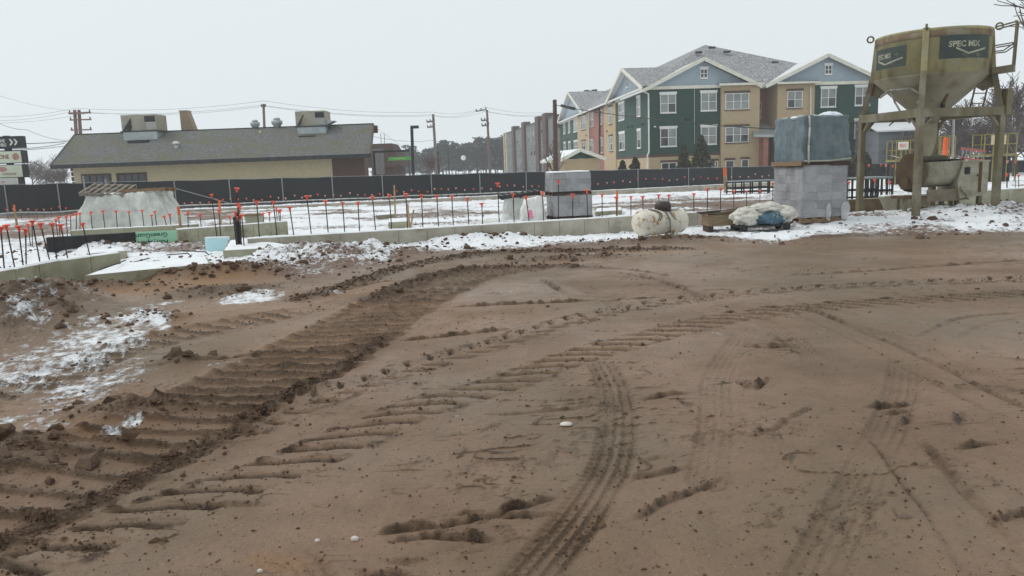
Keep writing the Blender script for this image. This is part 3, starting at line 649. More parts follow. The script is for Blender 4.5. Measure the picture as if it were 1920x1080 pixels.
for i, (a, b, c, d) in enumerate([(493,399,495,420),(505,397,506,418),(518,388,520,417),(522,393,524,416),(525,392,526,416),(375,400,377,424),(352,396,353,426),(430,404,433,424)]):
    bs = on_line(c, d, w2(332, 430), w2(536, 415)); rebar(bs, P(a, b, bs.y), ['shorter left capped rebar on the right half of the cross wall', 'capped rebar on the cross wall just right of the pier block', 'tallest of the three capped rebar clustered at the right end of the cross wall', 'lowest of the three capped rebar clustered at the right end of the cross wall', 'rightmost capped rebar at the end of the cross wall', 'capped rebar on the cross wall above the dark earth patch', 'leftmost capped rebar on the cross wall', 'capped rebar on the cross wall left of the pipe cluster'][i], 'capped rebar on the short cross wall')
far = []
px = 12.0
while px < 1450:
    if not (1018 < px < 1112) and not (128 < px < 328): far.append(px)
    px += random.uniform(12.5, 17)
for i, px in enumerate(far):
    py = 393-.0468*(px-15)+random.uniform(-3, 3); k = None
    Y = np.interp(px, [0, 300, 520, 700, 1030, 1460], [38.5, 39, 40, 41, 44, 50]); top = P(px, py, Y)
    rebar((top.x+random.uniform(-.03, .03), top.y, .05 if px > 290 else hz(top.x, top.y)), top, 'tiny distant capped rebar before the black fence, %s from the left' % ordn(i+1), 'distant capped rebar before the black fence', random.random() < .6, .8)
right = [(1376,357,1376,386),(1400,357,1400,384),(1425,356,1425,382),(1449,342,1449,380)]
for i, (a, b, c, d) in enumerate(right):
    bs = P(c, d, 23.5); rebar((bs.x, bs.y, hz(bs.x, bs.y)), P(a, b, 23.5), 'capped rebar behind the crumpled sacks, %s from the left' % ordn(i+1), 'capped rebar behind the sacks')
rr = [(1592,340,1592,385),(1617,337,1617,384),(1640,336,1640,384),(1668,340,1668,384),(1618,307,1618,350),(1629,308,1629,350),(1652,307,1652,352),(1661,308,1661,352),(1674,309,1674,352),(1797,305,1797,352),(1813,305,1813,352),(1824,303,1824,352),(1838,304,1838,352),(1849,311,1849,360),(1889,301,1889,352),(1904,302,1904,352),(1888,325,1887,372),(1910,327,1910,372),(1848,318,1849,372)]
for near in (True, False):
    for i, (a, b, c, d) in enumerate(sorted(q for q in rr if (q[3] > 356) == near)):
        Y = 24.2 if near else 31
        rebar(P(c, d, Y), P(a, b, Y), ('orange capped rebar on the wall behind the silo legs, %s from the left' if near else 'paler capped rebar farther back behind the silo, %s from the left') % ordn(i+1), 'capped rebar on the wall behind the silo' if near else 'farther capped rebar behind the silo', not near and i % 3 == 0)

# ------------------------------------------------------------------ survey stakes
ORP = M('orange_paint', (.72, .17, .05), (.6, .12, .04), 5, .6)
def stake(label, a, b, c, d, Y, wdt=.045, paint=True):
    bs, tp = P(c, d, Y), P(a, b, Y); t = thing('survey_stake', label, 'stake', (bs.x, bs.y, bs.z))
    v = tp-bs; up = (0, 1, 0)
    B().beam((0, 0, -.2), v*(.62 if paint else 1), wdt*1.6, wdt*.6, up).obj('lath', WOODL, t)
    if paint: B().beam(v*.62, v, wdt*1.62, wdt*.62, up).obj('painted_top', ORP, t)
stake('wooden stake with orange top at far left before the fence', 26, 384, 31, 416, 27)
stake('wooden stake with orange top right of the plastic covered mound', 334, 387, 339, 428, 21.5)
stake('wooden stake with orange top left of the pipe cluster', 411, 376, 413, 412, 23.5)
stake('tall plain lath stake in front of the fence left of centre', 739, 347, 741, 400, 26, .035, False)
stake('short upright lath stake beside the pier footing', 764, 382, 768, 421, 21, .035, False)
stake('leaning lath stake beside the pier footing', 776, 393, 768, 419, 21.3, .03, False)
stake('orange topped stake right of the wrapped block pallets', 1157, 357, 1157, 403, 21, .035)
stake('wide orange topped stake standing near the fence left of the tarp', 1359, 314, 1361, 354, 40, .11)

# ------------------------------------------------------------------ insulation boards and membrane
cw0, cw1 = Vector((*w2(332, 430), 0)), Vector((*w2(536, 415), 0))
b0 = P(248, 436, 19.0); b1 = P(330, 433, 19.3); t = thing('insulation_board', 'mint green foam insulation board with upside down lettering', 'board', (b0.x, b0.y, 0.02))
d = Vector((b1.x-b0.x, b1.y-b0.y, 0)); l = d.length; d.normalize(); n = Vector((d.y, -d.x, 0)); hb = b0.z-.02
MINT = M('mint_foam', (.37, .66, .45), (.33, .6, .41), 2, .7)
B().slab([Vector(), d*l, d*l-n*.05, -n*.05], (0, 0, hb)).obj('foam', MINT, t)
INK = M('green_ink', (.03, .12, .09), (.03, .10, .08), 3, .6)
text('GreenGuard', .155, INK, t, d*(l*.80)+n*.005+Vector((0, 0, hb-.045)), -d, Vector((0, 0, -1)), align='LEFT', bold=.003)
text('Kingspan', .20, INK, t, d*(l*.80)+n*.005+Vector((0, 0, hb-.235)), -d, Vector((0, 0, -1)), align='LEFT', bold=.004) if hb > .2 else None
m0, m1 = P(86, 446, 17.8), P(249, 436, 18.9); t = thing('waterproof_membrane', 'black waterproofing membrane strip on the low wall left of the green board', 'membrane', (m0.x, m0.y, 0))
v = Vector((m1.x-m0.x, m1.y-m0.y, 0)); b = B(); vs = []; N = 24
for i in range(N+1):
    k = i/N; h = lerp(m0.z, m1.z, k); wv_ = .02*mnoise.noise(Vector((k*9, 1, 2))); p = v*k
    lo = -.1+.14*k*k
    vs += [p+Vector((0, wv_, lo)), p+Vector((0, wv_, h+.01*mnoise.noise(Vector((k*6, 0, 0))))), p+Vector((0, wv_+.12, h+.01)), p+Vector((0, wv_+.12, lo))]
b.raw(vs, [(i*4+j, i*4+(j+1) % 4, i*4+4+(j+1) % 4, i*4+4+j) for i in range(N) for j in range(4)]).obj('sheet', BLACK, t)
B().slab([v*.02+Vector((0, .13, .0)), v+Vector((0, .13, .0)), v+Vector((0, .4, .0)), v*.02+Vector((0, .4, .0))], (0, 0, (m0.z+m1.z)/2-.015)).obj('footing_behind', CONC2, t)
f0 = G(386, 470, .05); f1 = G(428, 469, .05); t = thing('foam_block', 'pale blue rigid foam block standing in the snow beside the footing pad', 'foam', (f0.x, f0.y, 0))
SKYB = M('pale_blue_foam', (.50, .74, .78), (.46, .69, .74), 2, .7)
B().slab([Vector((0, 0, -.05)), Vector((f1.x-f0.x, f1.y-f0.y, -.05)), Vector((f1.x-f0.x+.02, f1.y-f0.y+.1, -.05)), Vector((.02, .1, -.05))], (0, 0, P(400, 446, f0.y).z+.05)).obj('foam', SKYB, t)
sn = P(400, 446, f0.y).z; B().slab([Vector((0, 0, sn)), Vector((f1.x-f0.x, f1.y-f0.y, sn)), Vector((f1.x-f0.x+.02, f1.y-f0.y+.1, sn)), Vector((.02, .1, sn))], (0, 0, .02)).obj('snow_cap', SNOW, t)
# loose bent bars on the footing slab
for i, pts in enumerate([[(312, 478, .3), (352, 475, .3), (358, 480, .22)], [(340, 470, .3), (385, 472, .3), (392, 478, .24)], [(250, 492, .24), (280, 484, .24)], [(186, 506, .24), (215, 496, .3), (235, 488, .26)]]):
    w_ = [G(*q) for q in pts]; o = B().path([q-w_[0] for q in w_], .011).obj('bent_bar', STEEL, None, False, w_[0]); tag(o, ['hooked steel bar lying at the right of the footing slab', 'rear hooked steel bar lying at the far right of the footing slab', 'straight steel bar lying on the snow of the footing slab', 'steel bar bent over the edge of the left footing'][i], 'bar')

# ------------------------------------------------------------------ plastic covered mound with pallets on top
def pallet(name, label, loc, rz, w_=1.2, d_=1.0, tilt=None, mat=WOODG, group=None):
    t = thing(name, label, 'pallet', loc, rz, group, tilt)
    for y in (-d_/2+.05, 0, d_/2-.05): B().box((-w_/2, y-.045, .02), (w_/2, y+.045, .11)).obj('stringer', mat, t)
    n = 7
    for i in range(n):
        x = -w_/2+.05+(w_-.1)*i/(n-1); B().box((x-.045, -d_/2, .112), (x+.045, d_/2, .132)).obj('deck_board', mat, t)
        if i in (0, 3, 6): B().box((x-.045, -d_/2, 0), (x+.045, d_/2, .018)).obj('bottom_board', mat, t)
    return t
p = G(228, 432, .0); zc = hz(p.x, p.y); p.y += .8
t = thing('covered_mound', 'heap of material under pale translucent plastic sheeting by the fence', 'sheeting', (p.x, p.y, zc-.03), .02)
softbox(3.5, 1.9, 1.34, 4, .085, 44, .33, 1.3, .035).obj('plastic_sheet', SHEET, t, True)
GREYB = M('grey_bag', (.34, .33, .31), (.24, .23, .22), 3, .8)
for i, (x, y, zz, a, bb, cc) in enumerate(((-.75, -.1, .35, .7, .6, .38), (.65, -.1, .38, .75, .6, .4), (-.55, 0, .88, .55, .5, .3), (.5, 0, .9, .6, .5, .3), (0, .1, .6, .5, .5, .5))):
    lump(a, bb, cc, .12, i+3).obj('bag', GREYB, t, True, (x, y, zz))
zp = p.z*0+zc+1.34
pallet('pallet', 'grey slatted pallet tipped on top of the plastic covered mound at left', (p.x-.66, p.y-.1, zp-.0), .05, 1.5, 1.2, (R(15), R(4)))
pallet('pallet', 'brown pallet lying flat on the plastic covered mound at right', (p.x+.78, p.y-.1, zp-.06), -.03, 1.5, 1.0, (R(-2), R(-1)), WOOD)
for k, (a, lb) in enumerate(((157, 'left'), (199, 'right'))):
    q = P(a, 330 if k == 0 else 336, p.y+1.4); o = B().tube((0, 0, 0), (-.03, 0, q.z-zc), .03).obj('pipe_post', GALVP, None, False, (q.x, q.y, zc)); tag(o, 'grey pipe post rising behind the plastic covered mound, the %s one' % lb, 'post')

# ------------------------------------------------------------------ concrete blocks on pallets
BLK = [M('block_grey_%s' % 'abc'[i], c_, tuple(v*.86 for v in c_), 5, .9, .004, 60) for i, c_ in enumerate(((.27, .27, .268), (.20, .20, .198), (.33, .33, .328)))]
blkme = {}
def blockcube(name, label, loc, rz, nx, ny, nz, bl=.40, bw=.20, bh=.2, group=None, wrap=True, palmat=WOODD):
    t = thing(name, label, 'blocks', loc, rz, group); W_, D_ = nx*bl, ny*bw
    for y in (-D_/2+.07, 0, D_/2-.07): B().box((-W_/2-.02, y-.05, .0), (W_/2+.02, y+.05, .09)).obj('stringer', palmat, t)
    for i in range(5):
        x = -W_/2+.05+(W_-.1)*i/4; B().box((x-.06, -D_/2-.02, .092), (x+.06, D_/2+.02, .115)).obj('deck_board', palmat, t)
    key = (bl, bw, bh)
    if key not in blkme:
        blkme[key] = []
        for mt in BLK:
            o = B().box((-bl/2+.005, -bw/2+.005, .004), (bl/2-.005, bw/2-.005, bh-.004)).obj('block', mt); blkme[key].append(o.data); COL.objects.unlink(o)
    for k in range(nz):
        for i in range(nx):
            for j in range(ny):
                if 0 < i < nx-1 and 0 < j < ny-1 and k < nz-1: continue
                o = bpy.data.objects.new('block', random.choice(blkme[key])); COL.objects.link(o); o.parent = t
                o.location = (-W_/2+bl*(i+.5)+random.uniform(-.004, .004), -D_/2+bw*(j+.5)+random.uniform(-.004, .004), .12+bh*k)
    if wrap:
        b = softbox(W_+.02, D_+.02, nz*bh+.02, nx+nz, .012, 10, 0, 3, .02); b.obj('stretch_wrap', WRAP, t, True, (0, 0, .13))
    return t, .12+bh*nz
a_, c_ = G(1505, 421, .1), G(1586, 416, .1); e_ = P(1458, 413, 18.9)
rz = math.atan2(c_.y-a_.y, c_.x-a_.x); D1 = (c_-a_).length
rz = .02+R(6); cx0 = Vector((1545/1, 0, 0))
pc = P(1545, 418, 17.75); ux = Vector((math.cos(rz), math.sin(rz), 0)); uy = Vector((-ux.y, ux.x, 0)); cen = Vector((pc.x, pc.y, 0))+uy*.72
zb = hz(cen.x, cen.y)
t, hh = blockcube('block_pallet', 'wrapped grey concrete block pallet under the blue tarp covered load', (cen.x, cen.y, zb), rz, 3, 7, 6, .37, .205, .2, palmat=WOOD)
for q, lb in (((.1, -.74, .12), 0), ((.52, -.74, .14), 1)):
    lump(.06+.05*lb, .02, .2, .25, lb+2).obj('loose_wrap', plasticmat('loose_wrap_%s' % 'ab'[lb], (.7, .7, .72), .5), t, True, (q[0], q[1], q[2]+.12))
# upper load on its own pallet
zt = zb+hh+.005
t = thing('tarp_load', 'pallet load under a faded blue tarp tied with a white strap', 'tarp', (cen.x, cen.y, zt), rz)
for y in (-.66, 0, .66): B().box((-.62, y-.06, 0), (.62, y+.06, .10)).obj('stringer', WOODD if y < 0 else WOOD, t)
B().box((-.635, -.74, .02), (-.605, .74, .13)).obj('end_board', WOOD, t)
for i in range(5): B().box((-.6+.27*i, -.72, .102), (-.48+.27*i, .72, .125)).obj('deck_board', WOOD, t)
TARP = M('blue_tarp', (.155, .20, .218), (.115, .152, .168), 2.2, .55, .03, 7, c3=(.2, .21, .21), s3=1.3)
softbox(1.13, 1.44, 1.06, 9, .035, 40, .01, 3.0, .025).obj('tarp', TARP, t, True, (0, 0, .10))
B().path([(-.46, -.775, .08), (-.475, -.785, .5), (-.455, -.785, .9), (-.45, -.74, 1.15), (-.42, -.2, 1.19), (-.42, .6, 1.18)], .022, 7).obj('strap', M('white_strap', (.55, .53, .46), (.45, .43, .37), 5, .8), t, True)
B().path([(-.55, -.76, .13), (.1, -.775, .12), (.6, -.77, .16)], .022, 6).obj('tarp_hem', M('grey_hem', (.42, .42, .36), (.36, .36, .3), 5, .8), t, True)
for sx_, q in ((.25, (.42, -.1, 1.16)), (.08, (-.52, -.2, 1.15)), (.10, (-.1, -.3, 1.16))): lump(sx_, sx_*1.3, sx_*.45, .2, int(sx_*50)).obj('snow_lump', SNOW if sx_ < .2 else M('pale_blue_sheet', (.62, .70, .76), (.7, .75, .8), 5, .5), t, True, q)
# middle pallets
pm = P(1070, 410, 23.2); zb = hz(pm.x, pm.y); rz2 = R(10)
t, hh = blockcube('block_pallet', 'lower grey block pallet standing behind the long foundation wall', (pm.x, pm.y+.5, zb), rz2, 3, 5, 3, .40, .22, .21)
t, h3 = blockcube('block_pallet', 'upper grey block pallet stacked behind the long foundation wall', (pm.x-.03, pm.y+.5, zb+hh+.01), rz2, 3, 5, 3, .40, .22, .19)
softbox(1.2, 1.1, .04, 3, .01, 8).obj('snow_cover', SNOW, t, True, (0, 0, h3+.015))
p = P(1000, 410, 23.0); t = thing('covered_pallet', 'low load under white plastic sheeting left of the middle block pallets', 'sheeting', (p.x, p.y+.35, hz(p.x, p.y)))
softbox(.72, .8, .72, 6, .07, 16, .22, 2, .14).obj('plastic_sheet', plasticmat('white_sheet', (.78, .77, .74), .95), t, True)
PINK = M('pink_paint', (.80, .13, .30), (.74, .28, .36), 9, .6)
b = B(); vs = [];
for i in range(13):
    for j in range(9):
        a, e = i/12*2-1, j/8*2-1; rr_ = 1+.25*mnoise.noise(Vector((a*2, e*2, 3)))
        vs.append((-.05+a*.13*rr_*math.sqrt(max(0, 1-e*e*.6)), -.455+.13*(e+1)/2+.0, .34+e*.2*rr_))
b.raw(vs, [(i*9+j, i*9+9+j, i*9+10+j, i*9+j+1) for i in range(12) for j in range(8)]).obj('paint_mark', PINK, t, True)
p = P(968, 408, 24.5); t = thing('covered_pallet', 'pallet topped heap in clear plastic beside the white sheeted load', 'sheeting', (p.x, p.y+.3, hz(p.x, p.y)))
softbox(.85, .8, .72, 8, .06, 14, .18, 2, .1).obj('plastic_sheet', SHEET, t, True); lump(.3, .3, .3, .1, 5).obj('bag', GREYB, t, True, (0, 0, .3))
pallet('pallet', 'dark grey pallet resting on the plastic heap left of the middle blocks', (p.x+.12, p.y+.3, hz(p.x, p.y)+.72), R(8), 1.3, .9, (R(2), R(-5)), DMET)
p = P(925, 415, 21.5); o = softbox(1.3, .6, .22, 12, .06, 14, .4, 2, .25).obj('plastic_heap', SHEET, None, True, (p.x, p.y, hz(p.x, p.y)-.02)); tag(o, 'crumpled clear plastic lying in the snow behind the long wall', 'sheeting')

# ------------------------------------------------------------------ propane tank
p = P(1238, 437, 17.1); zb = hz(p.x, p.y); t = thing('propane_tank', 'rusty white propane tank lying on the snow before the long wall', 'tank', (p.x, p.y, zb-.06), R(27))
TANK = M('tank_white', (.72, .68, .58), (.64, .60, .50), 2.5, .5, c3=(.36, .16, .05), s3=4.6, t3=(.53, .62))
RUST = M('rust', (.15, .075, .042), (.1, .05, .03), 12, .9)
prof = []; rr_, ll = .29, .53
for i in range(7): a = math.pi/2*i/6; prof.append((max(.01, rr_*math.sin(a)), -ll-rr_*.62*math.cos(a)))
prof += [(-0+q[0], -q[1]) for q in prof[::-1]]
b = B().lathe(prof, 28); b.v = [(v[2], v[0], v[1]+rr_+.09) for v in b.v]; b.obj('shell', TANK, t, True)
for x in (-.36, .36): B().lathe([(rr_+.004, -.008), (rr_+.006, 0), (rr_+.004, .008)], 28) .obj('weld_band', TANK, t, True, (x, 0, rr_+.09), (0, R(90), 0))
B().lathe([(.17, -.06), (.19, 0), (.19, .07), (.16, .14), (.1, .165), (.01, .17)], 20).obj('valve_dome', M('brown_dome', (.045, .03, .028), (.06, .04, .035), 5, .4), t, True, (.06, -.02, 2*rr_+.10))
for x, sg in ((-.3, 1), (-.24, 1), (.22, -1)):
    pts = [(x+sg*.0+.10*math.sin(k*.5)*sg, -(rr_+.012)*math.cos(R(10+k*9)), rr_+.09+(rr_+.012)*math.sin(R(10+k*9))) for k in range(9)]
    for a, e in zip(pts, pts[1:]): pass
    B().path(pts, .012, 6).obj('strap', M('grey_strap', (.22, .19, .17), (.16, .14, .12), 6, .8), t, True)
B().path([(-.02, -.1, 2*rr_+.10), (.0, -.26, 2*rr_-.02), (.02, -.33, .42), (.02, -.34, .15), (.08, -.36, .03)], .016, 6).obj('hose', M('grey_hose', (.2, .18, .16), (.15, .14, .12), 6, .7), t, True)
B().lathe([(.035, 0), (.04, .03), (.02, .05)], 10).obj('fitting', BLACK, t, True, (.36, 0, 2*rr_+.085))
for x in (-.3, .3):
    for y in (-.16, .16): B().box((x-.03, y-.02, -.02), (x+.03, y+.02, .15)).obj('foot', TANK, t)
lump(.2, .2, .03, .2, 4).obj('snow_patch', SNOW, t, True, (.28, .02, 2*rr_+.085))

# ------------------------------------------------------------------ plank box and sacks
p = P(1348, 428, 17.6); zb = hz(p.x, p.y); t = thing('plank_trough', 'weathered plank mortar box on skids between tank and sacks', 'box', (p.x+.12, p.y+.2, zb), R(5))
B().box((-.38, -.24, .12), (.42, -.215, .38)).obj('front_plank', WOODG if 0 else M('ochre_plank', (.26, .2, .12), (.2, .15, .09), 4, .85, stretch=(1, 6, 6)), t)
B().box((-.38, .235, .12), (.42, .26, .38)).obj('rear_plank', WOOD, t); B().box((-.405, -.24, .12), (-.38, .26, .40)).obj('end_plank', WOOD, t); B().box((.42, -.24, .12), (.445, .26, .40)).obj('end_plank', WOOD, t)
B().box((-.38, -.215, .12), (.42, .235, .15)).obj('bottom', WOODD, t)
for x in (-.33, .36): B().box((x-.05, -.22, -.03), (x+.05, .24, .12)).obj('skid', WOODD, t)
for y, z_, a in ((-.2, .415, .05), (.05, .42, -.03), (.18, .43, .02)): B().beam((-.55+.1*y, y, z_), (.75, y+.1, z_+a+.02), .09, .022).obj('loose_board', WOOD if y < 0 else WOODD, t)
p = P(1340, 400, 17.5); o = B().tube((-.35, 0, 0), (.15, .05, .03), .016).obj('iron_bar', STEEL, None, False, (p.x-.02, p.y-.05, zb+.43)); tag(o, 'dark iron bar sticking out left over the plank box', 'bar')
p = P(1430, 434, 17.1); zb = hz(p.x, p.y); t = thing('hand_cart', 'low dark cart with small wheels under the crumpled sacks', 'cart', (p.x, p.y+.1, zb), R(4))
B().box((-.58, -.25, .10), (.58, .25, .14)).obj('deck', DMET, t)
for x in (-.5, .5):
    for y in (-.23, .23): B().lathe([(.02, -.03), (.08, -.03), (.09, 0), (.08, .03), (.02, .03)], 14).obj('wheel', BLACK, t, True, (x, y, .085), (R(90), 0, 0))
B().path([(.55, -.2, .12), (.66, -.2, .2), (.66, -.15, .28)], .02).obj('handle', DMET, t)
CLOTH = M('dirty_white_sack', (.66, .64, .58), (.50, .47, .42), 5, .8, .02, 14, c3=(.3, .24, .19), s3=2.5, t3=(.58, .7))
BLUEP = M('blue_print_sack', (.09, .17, .23), (.07, .13, .18), 4, .7, .015, 14, c3=(.5, .55, .56), s3=4, t3=(.6, .66))
for nm, lb, sx_, sy_, sz_, off, mt, sd_ in (('sack', 'crumpled white woven sack at the left of the cart', .34, .26, .21, (-.34, -.02, .33), CLOTH, 2), ('sack', 'blue printed sack in the middle of the cart', .36, .25, .16, (.16, -.05, .29), BLUEP, 5),
                             ('sack', 'dirty white sack heaped on top of the blue printed sack', .40, .24, .12, (.12, .06, .50), CLOTH, 8), ('sack', 'twisted white sack hanging over the right end of the cart', .24, .2, .17, (.55, -.03, .37), CLOTH, 11)):
    o = lump(sx_, sy_, sz_, .26, sd_, 60, 36, 1.5).obj(nm, mt, None, True, (p.x+off[0], p.y+.1+off[1], zb+off[2]), (0, R(12 if sd_ == 11 else 0), R(4))); tag(o, lb, 'sack')
p = P(1418, 388, 18.4); o = B().beam((-.5, 0, 0), (.45, .1, .1), .14, .03).obj('plank', WOODD, None, False, (p.x, p.y, p.z-.06)); tag(o, 'dark plank propped on the debris behind the white sacks', 'plank')
p = P(1415, 392, 18.9); o = lump(.55, .3, max(.2, p.z-hz(p.x, p.y)), .2, 3).obj('debris_heap', SCL, None, True, (p.x, p.y, hz(p.x, p.y))); tag(o, 'heap of dark earth and scraps behind the white sacks', 'heap')

# ------------------------------------------------------------------ mortar silo
SILO0 = Vector((9.9, 18.2, 0)); SRZ = R(9.7); SS = 2.2
zg = hz(SILO0.x, SILO0.y)-.02
t = thing('mortar_silo', 'rusty yellow mortar silo drum with cone on tall square legs', 'silo', (SILO0.x, SILO0.y, zg), SRZ); SILO = t
def rustmat(name, c1, c2, c3, amt=(.50, .66)):
    m, nt, b = newmat(name); b.inputs['Roughness'].default_value = .7
    n1 = noise_tex(nt, 2.2, 6, .65); c = ramp(nt, n1, [(.35, c1), (.65, c2)])
    st = noise_tex(nt, 2.6, 5, .6, stretch=(1.3, 1.3, .45)); c = mixc(nt, ramp(nt, st, [(amt[0], (0,)*3), (amt[1], (.7,)*3)]), c, c3); c = mixc(nt, ramp(nt, noise_tex(nt, 1.3, 5, .6), [(.5, (0,)*3), (.62, (.6,)*3)]), c, (.27, .25, .19))
    c = mixc(nt, ramp(nt, noise_tex(nt, 9, 5, .7), [(.62, (0,)*3), (.7, (.7,)*3)]), c, (.13, .06, .035))
    L(nt, c, b.inputs['Base Color']); return m
SYEL = rustmat('silo_yellow', (.37, .33, .165), (.29, .26, .135), (.15, .09, .045), (.49, .66))
B_RIM = None
SCON = rustmat('silo_cone', (.23, .20, .13), (.19, .168, .11), (.12, .08, .045), (.52, .68))
SLEG = rustmat('silo_leg', (.175, .15, .085), (.13, .112, .065), (.085, .058, .036))
cen = Vector((SS/2, SS/2, 0)); cw = Vector((SILO0.x, SILO0.y, 0))+Matrix.Rotation(SRZ, 3, 'Z') @ cen
zof = lambda px, py, Y=cw.y: P(px, py, Y).z-zg
rD = 1.30; zT = zof(1742, 66); zB = zof(1742, 146); zC = zof(1742, 222); zF = zof(1742, 216)
b = B().lathe([(rD-.02, zT-.02), (rD, zT), (rD+.012, zT-.01), (rD+.012, zT-.06), (rD, zT-.07), (rD, zB), ], 48, cen); b.obj('drum', SYEL, t, True)
B().lathe([(rD+.004, zT-.22), (rD+.013, zT-.2), (rD+.013, zT-.072), (rD+.004, zT-.071)], 48, cen).obj('rust_band', rustmat('rim_rust', (.22, .17, .085), (.15, .1, .05), (.09, .05, .03), (.44, .6)), t, True)
B().lathe([(.02, zT+.10), (.3, zT+.08), (rD-.03, zT-.02), (rD-.03, zT-.05)], 48, cen).obj('lid', SCON, t, True)
B().lathe([(rD-.004, zB+.005), (rD+.006, zB-.02), (.24, zC), (.22, zC-.12)], 48, cen).obj('cone', SCON, t, True)
for x in (0, SS):
    for y in (0, SS):
        c = Vector((x, y, 0)); dr = (c-cen).normalized(); top = cen+dr*(rD+.05)
        nm = 'leg'
        leg = B().beam((x, y, -.02), (x, y, zF+.12), .14, .14).obj(nm, SLEG, t)
        B().box((x-.14, y-.14, -.03), (x+.14, y+.14, .0)).obj('foot_plate', SLEG, t)
        B().beam((x, y, zF+.0), (top.x, top.y, zB+.05), .13, .13).obj('strut', SLEG, t)
        rb = B().slab([top+Vector((0, 0, zB-.02)), top+dr*.10+Vector((0, 0, zB-.02)), top+dr*.02+Vector((0, 0, zT-.1)), top+Vector((0, 0, zT+.02))], Vector((-dr.y, dr.x, 0))*.14); rb.v = [tuple(Vector(v)-Vector((-dr.y, dr.x, 0))*.07-dr*.05) for v in rb.v]; rb.obj('rib', SYEL, t)
        # gusset web between strut and cone
        a0 = Vector((x, y, zF+.5)).lerp(Vector((top.x, top.y, zB)), .35); B().slab([top+Vector((0, 0, zB-.03))-dr*.06, cen+dr*(rD*.72)+Vector((0, 0, lerp(zB, zC, .28))), cen+dr*(rD*.88)+Vector((0, 0, lerp(zB, zC, .42))), a0], Vector((-dr.y, dr.x, 0))*.02).obj('gusset', SLEG, t)
for a, c in (((0, 0), (SS, 0)), ((0, 0), (0, SS)), ((SS, 0), (SS, SS)), ((0, SS), (SS, SS))):
    B().beam((a[0], a[1], zF), (c[0], c[1], zF), .16, .20).obj('ring_beam', SLEG, t)
    d = Vector((c[0]-a[0], c[1]-a[1], 0)).normalized()
    for q, s_ in ((a, 1), (c, -1)): B().beam(Vector((q[0], q[1], zF-.42)), Vector((q[0], q[1], zF-.06))+d*s_*.34, .07, .07).obj('knee_brace', SLEG, t)
for (x, y), h in (((SS, 0), .52), ((0, SS), .15)): B().beam((x+.12, y-.02, zF-.1), (x+.12, y-.02, zF+h), .18, .16).obj('fork_pocket', SLEG, t)
# chute sleeve under the cone
B().lathe([(.20, zC-.1), (.21, zC-.25), (.19, zC-.62), (.10, zC-.95)], 18, cen).obj('chute', M('canvas_chute', (.34, .31, .22), (.27, .25, .17), 3, .85), t, True)
# dark lettered panels
camdir = math.atan2(-cw.y, -cw.x)-SRZ
def drum_pt(dl, z, off=.012): a = camdir+dl; return (cen.x+(rD+off)*math.cos(a), cen.y+(rD+off)*math.sin(a), z)
SPAN = M('silo_panel', (.042, .058, .058), (.06, .075, .065), 2, .7, c3=(.2, .17, .09), s3=2.2, t3=(.62, .72))
LET = M('faded_lettering', (.45, .44, .32), (.27, .27, .2), 7, .7)
for k, (d0, d1, zz0, zz1) in enumerate(((R(7), R(64), zof(1792, 121), zof(1792, 80)), (R(-70), R(-25), zof(1664, 131), zof(1664, 94)))):
    b = B(); n = 14; vs = []
    for i in range(n+1):
        dl = lerp(d0, d1, i/n); vs += [drum_pt(dl, zz0), drum_pt(dl, zz1)]
    pn = b.raw(vs, [(i*2, i*2+1, i*2+3, i*2+2) for i in range(n)]).obj('lettered_panel', SPAN, t, True)
    hgt = zz1-zz0; sz = hgt*.34; a0 = d0+R(8) if k == 0 else d0+R(6); zb_ = zz0+hgt*.50; kk = 1.0
    text('SPEC MIX', sz, LET, pn, (0, 0, 0), (1, 0, 0), (0, 0, 1), fn=lambda x, y, a0=a0, zb_=zb_: Vector(drum_pt(a0+x/rD*1.0, zb_+y, .02)), bold=.006, sx=.98 if k == 0 else .72)
    b = B(); mid = a0+(R(20) if k == 0 else R(14))
    for p0, p1 in (((mid-R(13), zb_-.03), (mid, zb_-hgt*.3)), ((mid, zb_-hgt*.3), (mid+R(22), zb_-.04))):
        n = 6; vs = []
        for i in range(n+1): aa, zz = lerp(p0[0], p1[0], i/n), lerp(p0[1], p1[1], i/n); vs += [drum_pt(aa, zz-.02, .02), drum_pt(aa, zz+.02, .02)]
        b.raw(vs, [(i*2, i*2+1, i*2+3, i*2+2) for i in range(n)])
    b.obj('check_mark', LET, pn)
# lifting eyes, ladder cage, pipe
for dl in (-80, 78, -6):
    p0 = Vector(drum_pt(R(dl), zT-.04, .02)); dr = (p0-cen-Vector((0, 0, p0.z))).normalized(); b = B(); n = 14
    if dl == -6: b.beam(p0-dr*.01, p0+Vector((0, 0, .14)), .05, .03)
    else:
        pts = [p0+dr*(.10+.075*math.cos(2*math.pi*i/n))+Vector((0, 0, .05+.075*math.sin(2*math.pi*i/n))) for i in range(n+1)]; b.path(pts, .022, 6)
    b.obj('lifting_eye', SLEG, t, True)
er = Vector((math.cos(camdir+R(80)), math.sin(camdir+R(80)), 0)); p0 = cen+er*(rD+.05)
for s_ in (-.2, .2):
    sd_ = Vector((-er.y, er.x, 0))*s_; q = p0+sd_
    B().path([q+Vector((0, 0, zT-.02)), q+er*.42+Vector((0, 0, zT+.05)), q+er*.40+Vector((0, 0, zB+.03))], .02, 6).obj('cage_rail', SLEG, t)
    B().path([q+Vector((0, 0, zT-.45)), q+er*.42+Vector((0, 0, zT-.42))], .016, 6).obj('cage_rung', SLEG, t)
    B().path([q+Vector((0, 0, zT-.58)), q+er*.2+Vector((0, 0, zT-.58)), q+er*.42+Vector((0, 0, zT-.42))], .016, 6).obj('cage_rung', SLEG, t)
